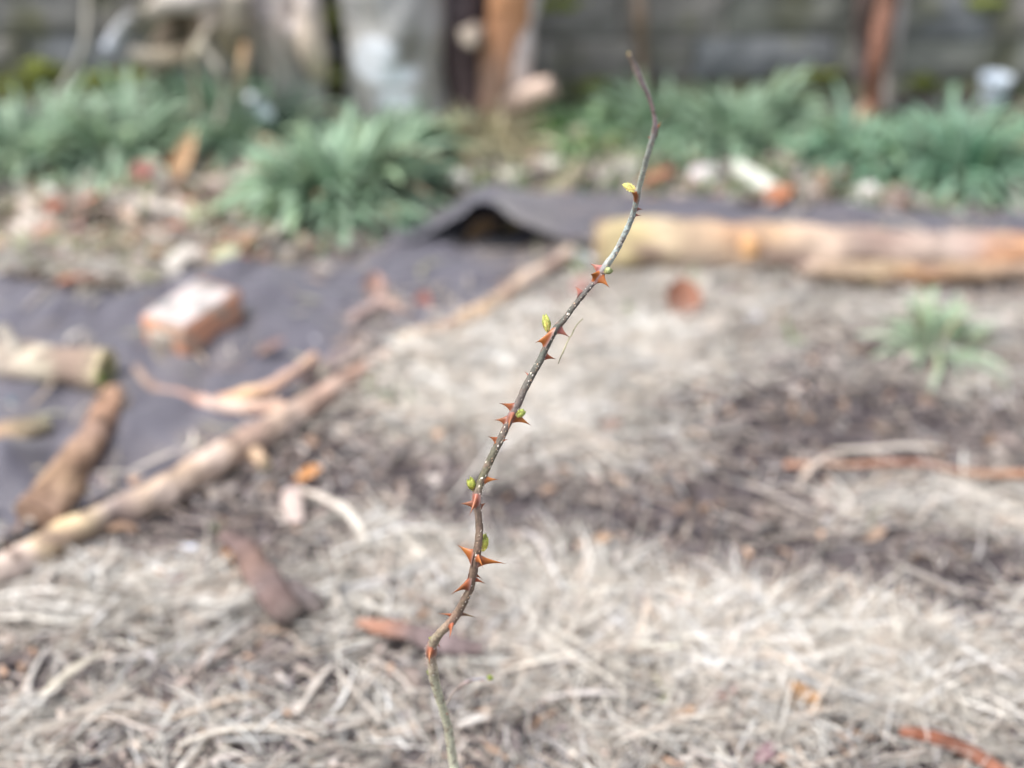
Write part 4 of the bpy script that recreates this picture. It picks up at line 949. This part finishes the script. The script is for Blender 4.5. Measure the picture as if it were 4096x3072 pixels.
# bristles at the knee
m = MB()
for i in range(34):
    j = random.randint(nearest(1735, 2575), nearest(1731, 2670)); p, tg, s_, up_, r = frames[j]
    a = random.uniform(2.0, 4.0); d = s_ * math.cos(a) + up_ * math.sin(a)
    if d.x > 0: d.x = -d.x
    tube(m, [p + d * r * .9, p + d * (r + random.uniform(.002, .0045)) + Vector((0, 0, -.0008))], [.00028, .0001], [(.62, .46, .40), (.66, .50, .44)], seg=4, k=1)
m.build('bristles', M_cane, cane)

# young shoots: pleated leaflets around an axis
def shoot(bx, by, tx, ty, wpx, dz, c, n=6, name='shoot', bract=True, dz0=0):
    i = nearest(bx, by); d = cdepth(pyl[i])
    b = P(bx, by, d + dz0 * .001); tp_ = P(tx, ty, d + dz * .001); ax = (tp_ - b); L_ = ax.length; ax.normalize()
    w_ = wpx * mpp(b); sd_ = ax.cross(Vector((0, CP, -SP))).normalized(); fw = sd_.cross(ax)
    m = MB()
    for q in range(n):
        a = 2 * math.pi * q / n + .4; o_ = sd_ * math.cos(a) + fw * math.sin(a); tw = o_.cross(ax)
        K = 9; J = 4; vs = []; cs = []; ll = L_ * random.uniform(.72, 1.05); wl = w_ * random.uniform(.30, .48)
        kk = random.uniform(.6, 1.3)
        for u in range(K + 1):
            t = u / K; wv = wl * math.sin(math.pi * (t * .9 + .07)) ** .8
            for v in range(-J, J + 1):
                s2_ = v / J
                serr = 1 + .16 * (1 if u % 2 else -1) * (abs(v) == J)
                pos = b + ax * ll * t + o_ * w_ * (.42 * math.sin(math.pi * t * .85)) - o_ * (s2_ ** 2) * wv * .55 + tw * s2_ * wv * serr + ax * (-.12 * abs(s2_) * ll)
                pos += o_ * w_ * .05 * math.sin(u * 2.6 + abs(v))
                vs.append(pos); f_ = kk * (1.15 if (u + abs(v)) % 2 else .85)
                cc = lerpc(c, (.50, .26, .10), .6 * (abs(s2_) > .7) * (random.random() < .4)); cc = lerpc(cc, (.26, .34, .08), .25 * (abs(s2_) < .2))
                cs.append(tuple(x_ * f_ for x_ in cc))
        S = 2 * J + 1
        m.add(vs, [(u * S + v, u * S + v + 1, (u + 1) * S + v + 1, (u + 1) * S + v) for u in range(K) for v in range(S - 1)], cs)
    if bract:
        p0 = path[i]
        tube(m, [p0.lerp(b, .3), b, b + ax * L_ * .12], [w_ * .13, w_ * .15, w_ * .08], [(.30, .26, .20), (.62, .40, .34), (.60, .5, .36)], seg=7, k=3)
    return m.build(name, M_shoot, cane)
YG = (.62, .68, .16); GN = (.58, .68, .18); YL = (.74, .76, .18)
shoot(2538, 762, 2492, 734, 34, 44, (.76, .74, .28), n=8, dz0=8)
shoot(2420, 1090, 2450, 1074, 34, -8, (.66, .74, .38), dz0=-5, n=7)
shoot(2190, 1320, 2180, 1254, 38, 18, (.66, .70, .20), n=8)
shoot(2068, 1662, 2102, 1640, 36, 2, (.64, .74, .22), dz0=-3, n=7)
shoot(1893, 1957, 1875, 1908, 40, -3, (.72, .78, .18), n=7)
shoot(1930, 2198, 1946, 2130, 40, 12, YL, n=7)
shoot(1732, 2562, 1716, 2546, 16, 0, (.50, .58, .10), bract=False)
shoot(1722, 2705, 1706, 2680, 12, 4, (.46, .54, .16), bract=False)
shoot(2524, 232, 2508, 206, 22, 4, (.36, .32, .15), bract=False)
shoot(2550, 284, 2541, 262, 14, -2, (.52, .42, .38), bract=False)
# side twig with its own bud
dT = [1.25, 1.29, 1.315, 1.325, 1.33, 1.335]
tp2 = [P(a, b, d) for (a, b), d in zip([(1772, 2830), (1796, 2800), (1818, 2765), (1850, 2738), (1880, 2722), (1944, 2712)], dT)]
m = MB(); tube(m, tp2, [.0015, .0009, .0008, .0010, .0019, .0017], [(.40, .35, .28), (.38, .31, .26), (.38, .31, .26), (.42, .30, .27), (.38, .35, .37), (.38, .36, .38)], seg=8, rough=.15, rs=200)
for (a, b, c_, d_) in ((1872, 2726, 1866, 2734), (1928, 2716, 1930, 2728)):
    tube(m, [P(a, b, 1.327), P(c_, d_, 1.326)], [.0008, .0001], [PK, PK], seg=6, k=1)
tw_ = m.build('side_twig', M_cane, cane)
bm_ = MB()
for q in range(7):
    a = q * .9; o_ = Vector((math.cos(a) * .3, -.2, math.sin(a))).normalized()
    ball(bm_, P(1960, 2710, 1.335) + o_ * .0016, .0019, (.42, .52, .10), 7, (1.3, 1, .9), rough=.3, rs=200)
bo = bm_.build('bud', M_shoot); bo.parent = tw_          # the twig's mesh already sits at the world origin

# dry grass stem caught on a thorn tip
m = MB(); gp = [P(a, b, d) for (a, b), d in zip([(2330, 1276), (2315, 1290), (2300, 1310), (2287, 1338), (2276, 1355), (2262, 1385), (2250, 1412), (2240, 1435), (2233, 1455)], [1.20, 1.185, 1.17, 1.16, 1.158, 1.156, 1.156, 1.163, 1.17])]
tube(m, gp, [.0006, .0006, .0007, .0007, .0008, .0009, .0008, .0006, .0004], [(.46, .42, .28), (.50, .46, .32)], seg=6, rough=.3, rs=500)
for i in range(16):
    t = random.uniform(.25, .8) * (len(gp) - 1); j = int(t); q = gp[j].lerp(gp[j + 1], t - j)
    d = Vector((random.uniform(-1, 1), random.uniform(-.3, .3), random.uniform(0, 1))).normalized()
    tube(m, [q, q + d * random.uniform(.001, .0022)], [.0005, .0002], [(.42, .36, .24), (.50, .45, .32)], seg=5, k=1)
o = m.build('dry_grass_stem', M_straw, loc=gp[4]); thing(o, 'thin dry grass stem caught on a thorn tip right of the cane', 'grass stem')
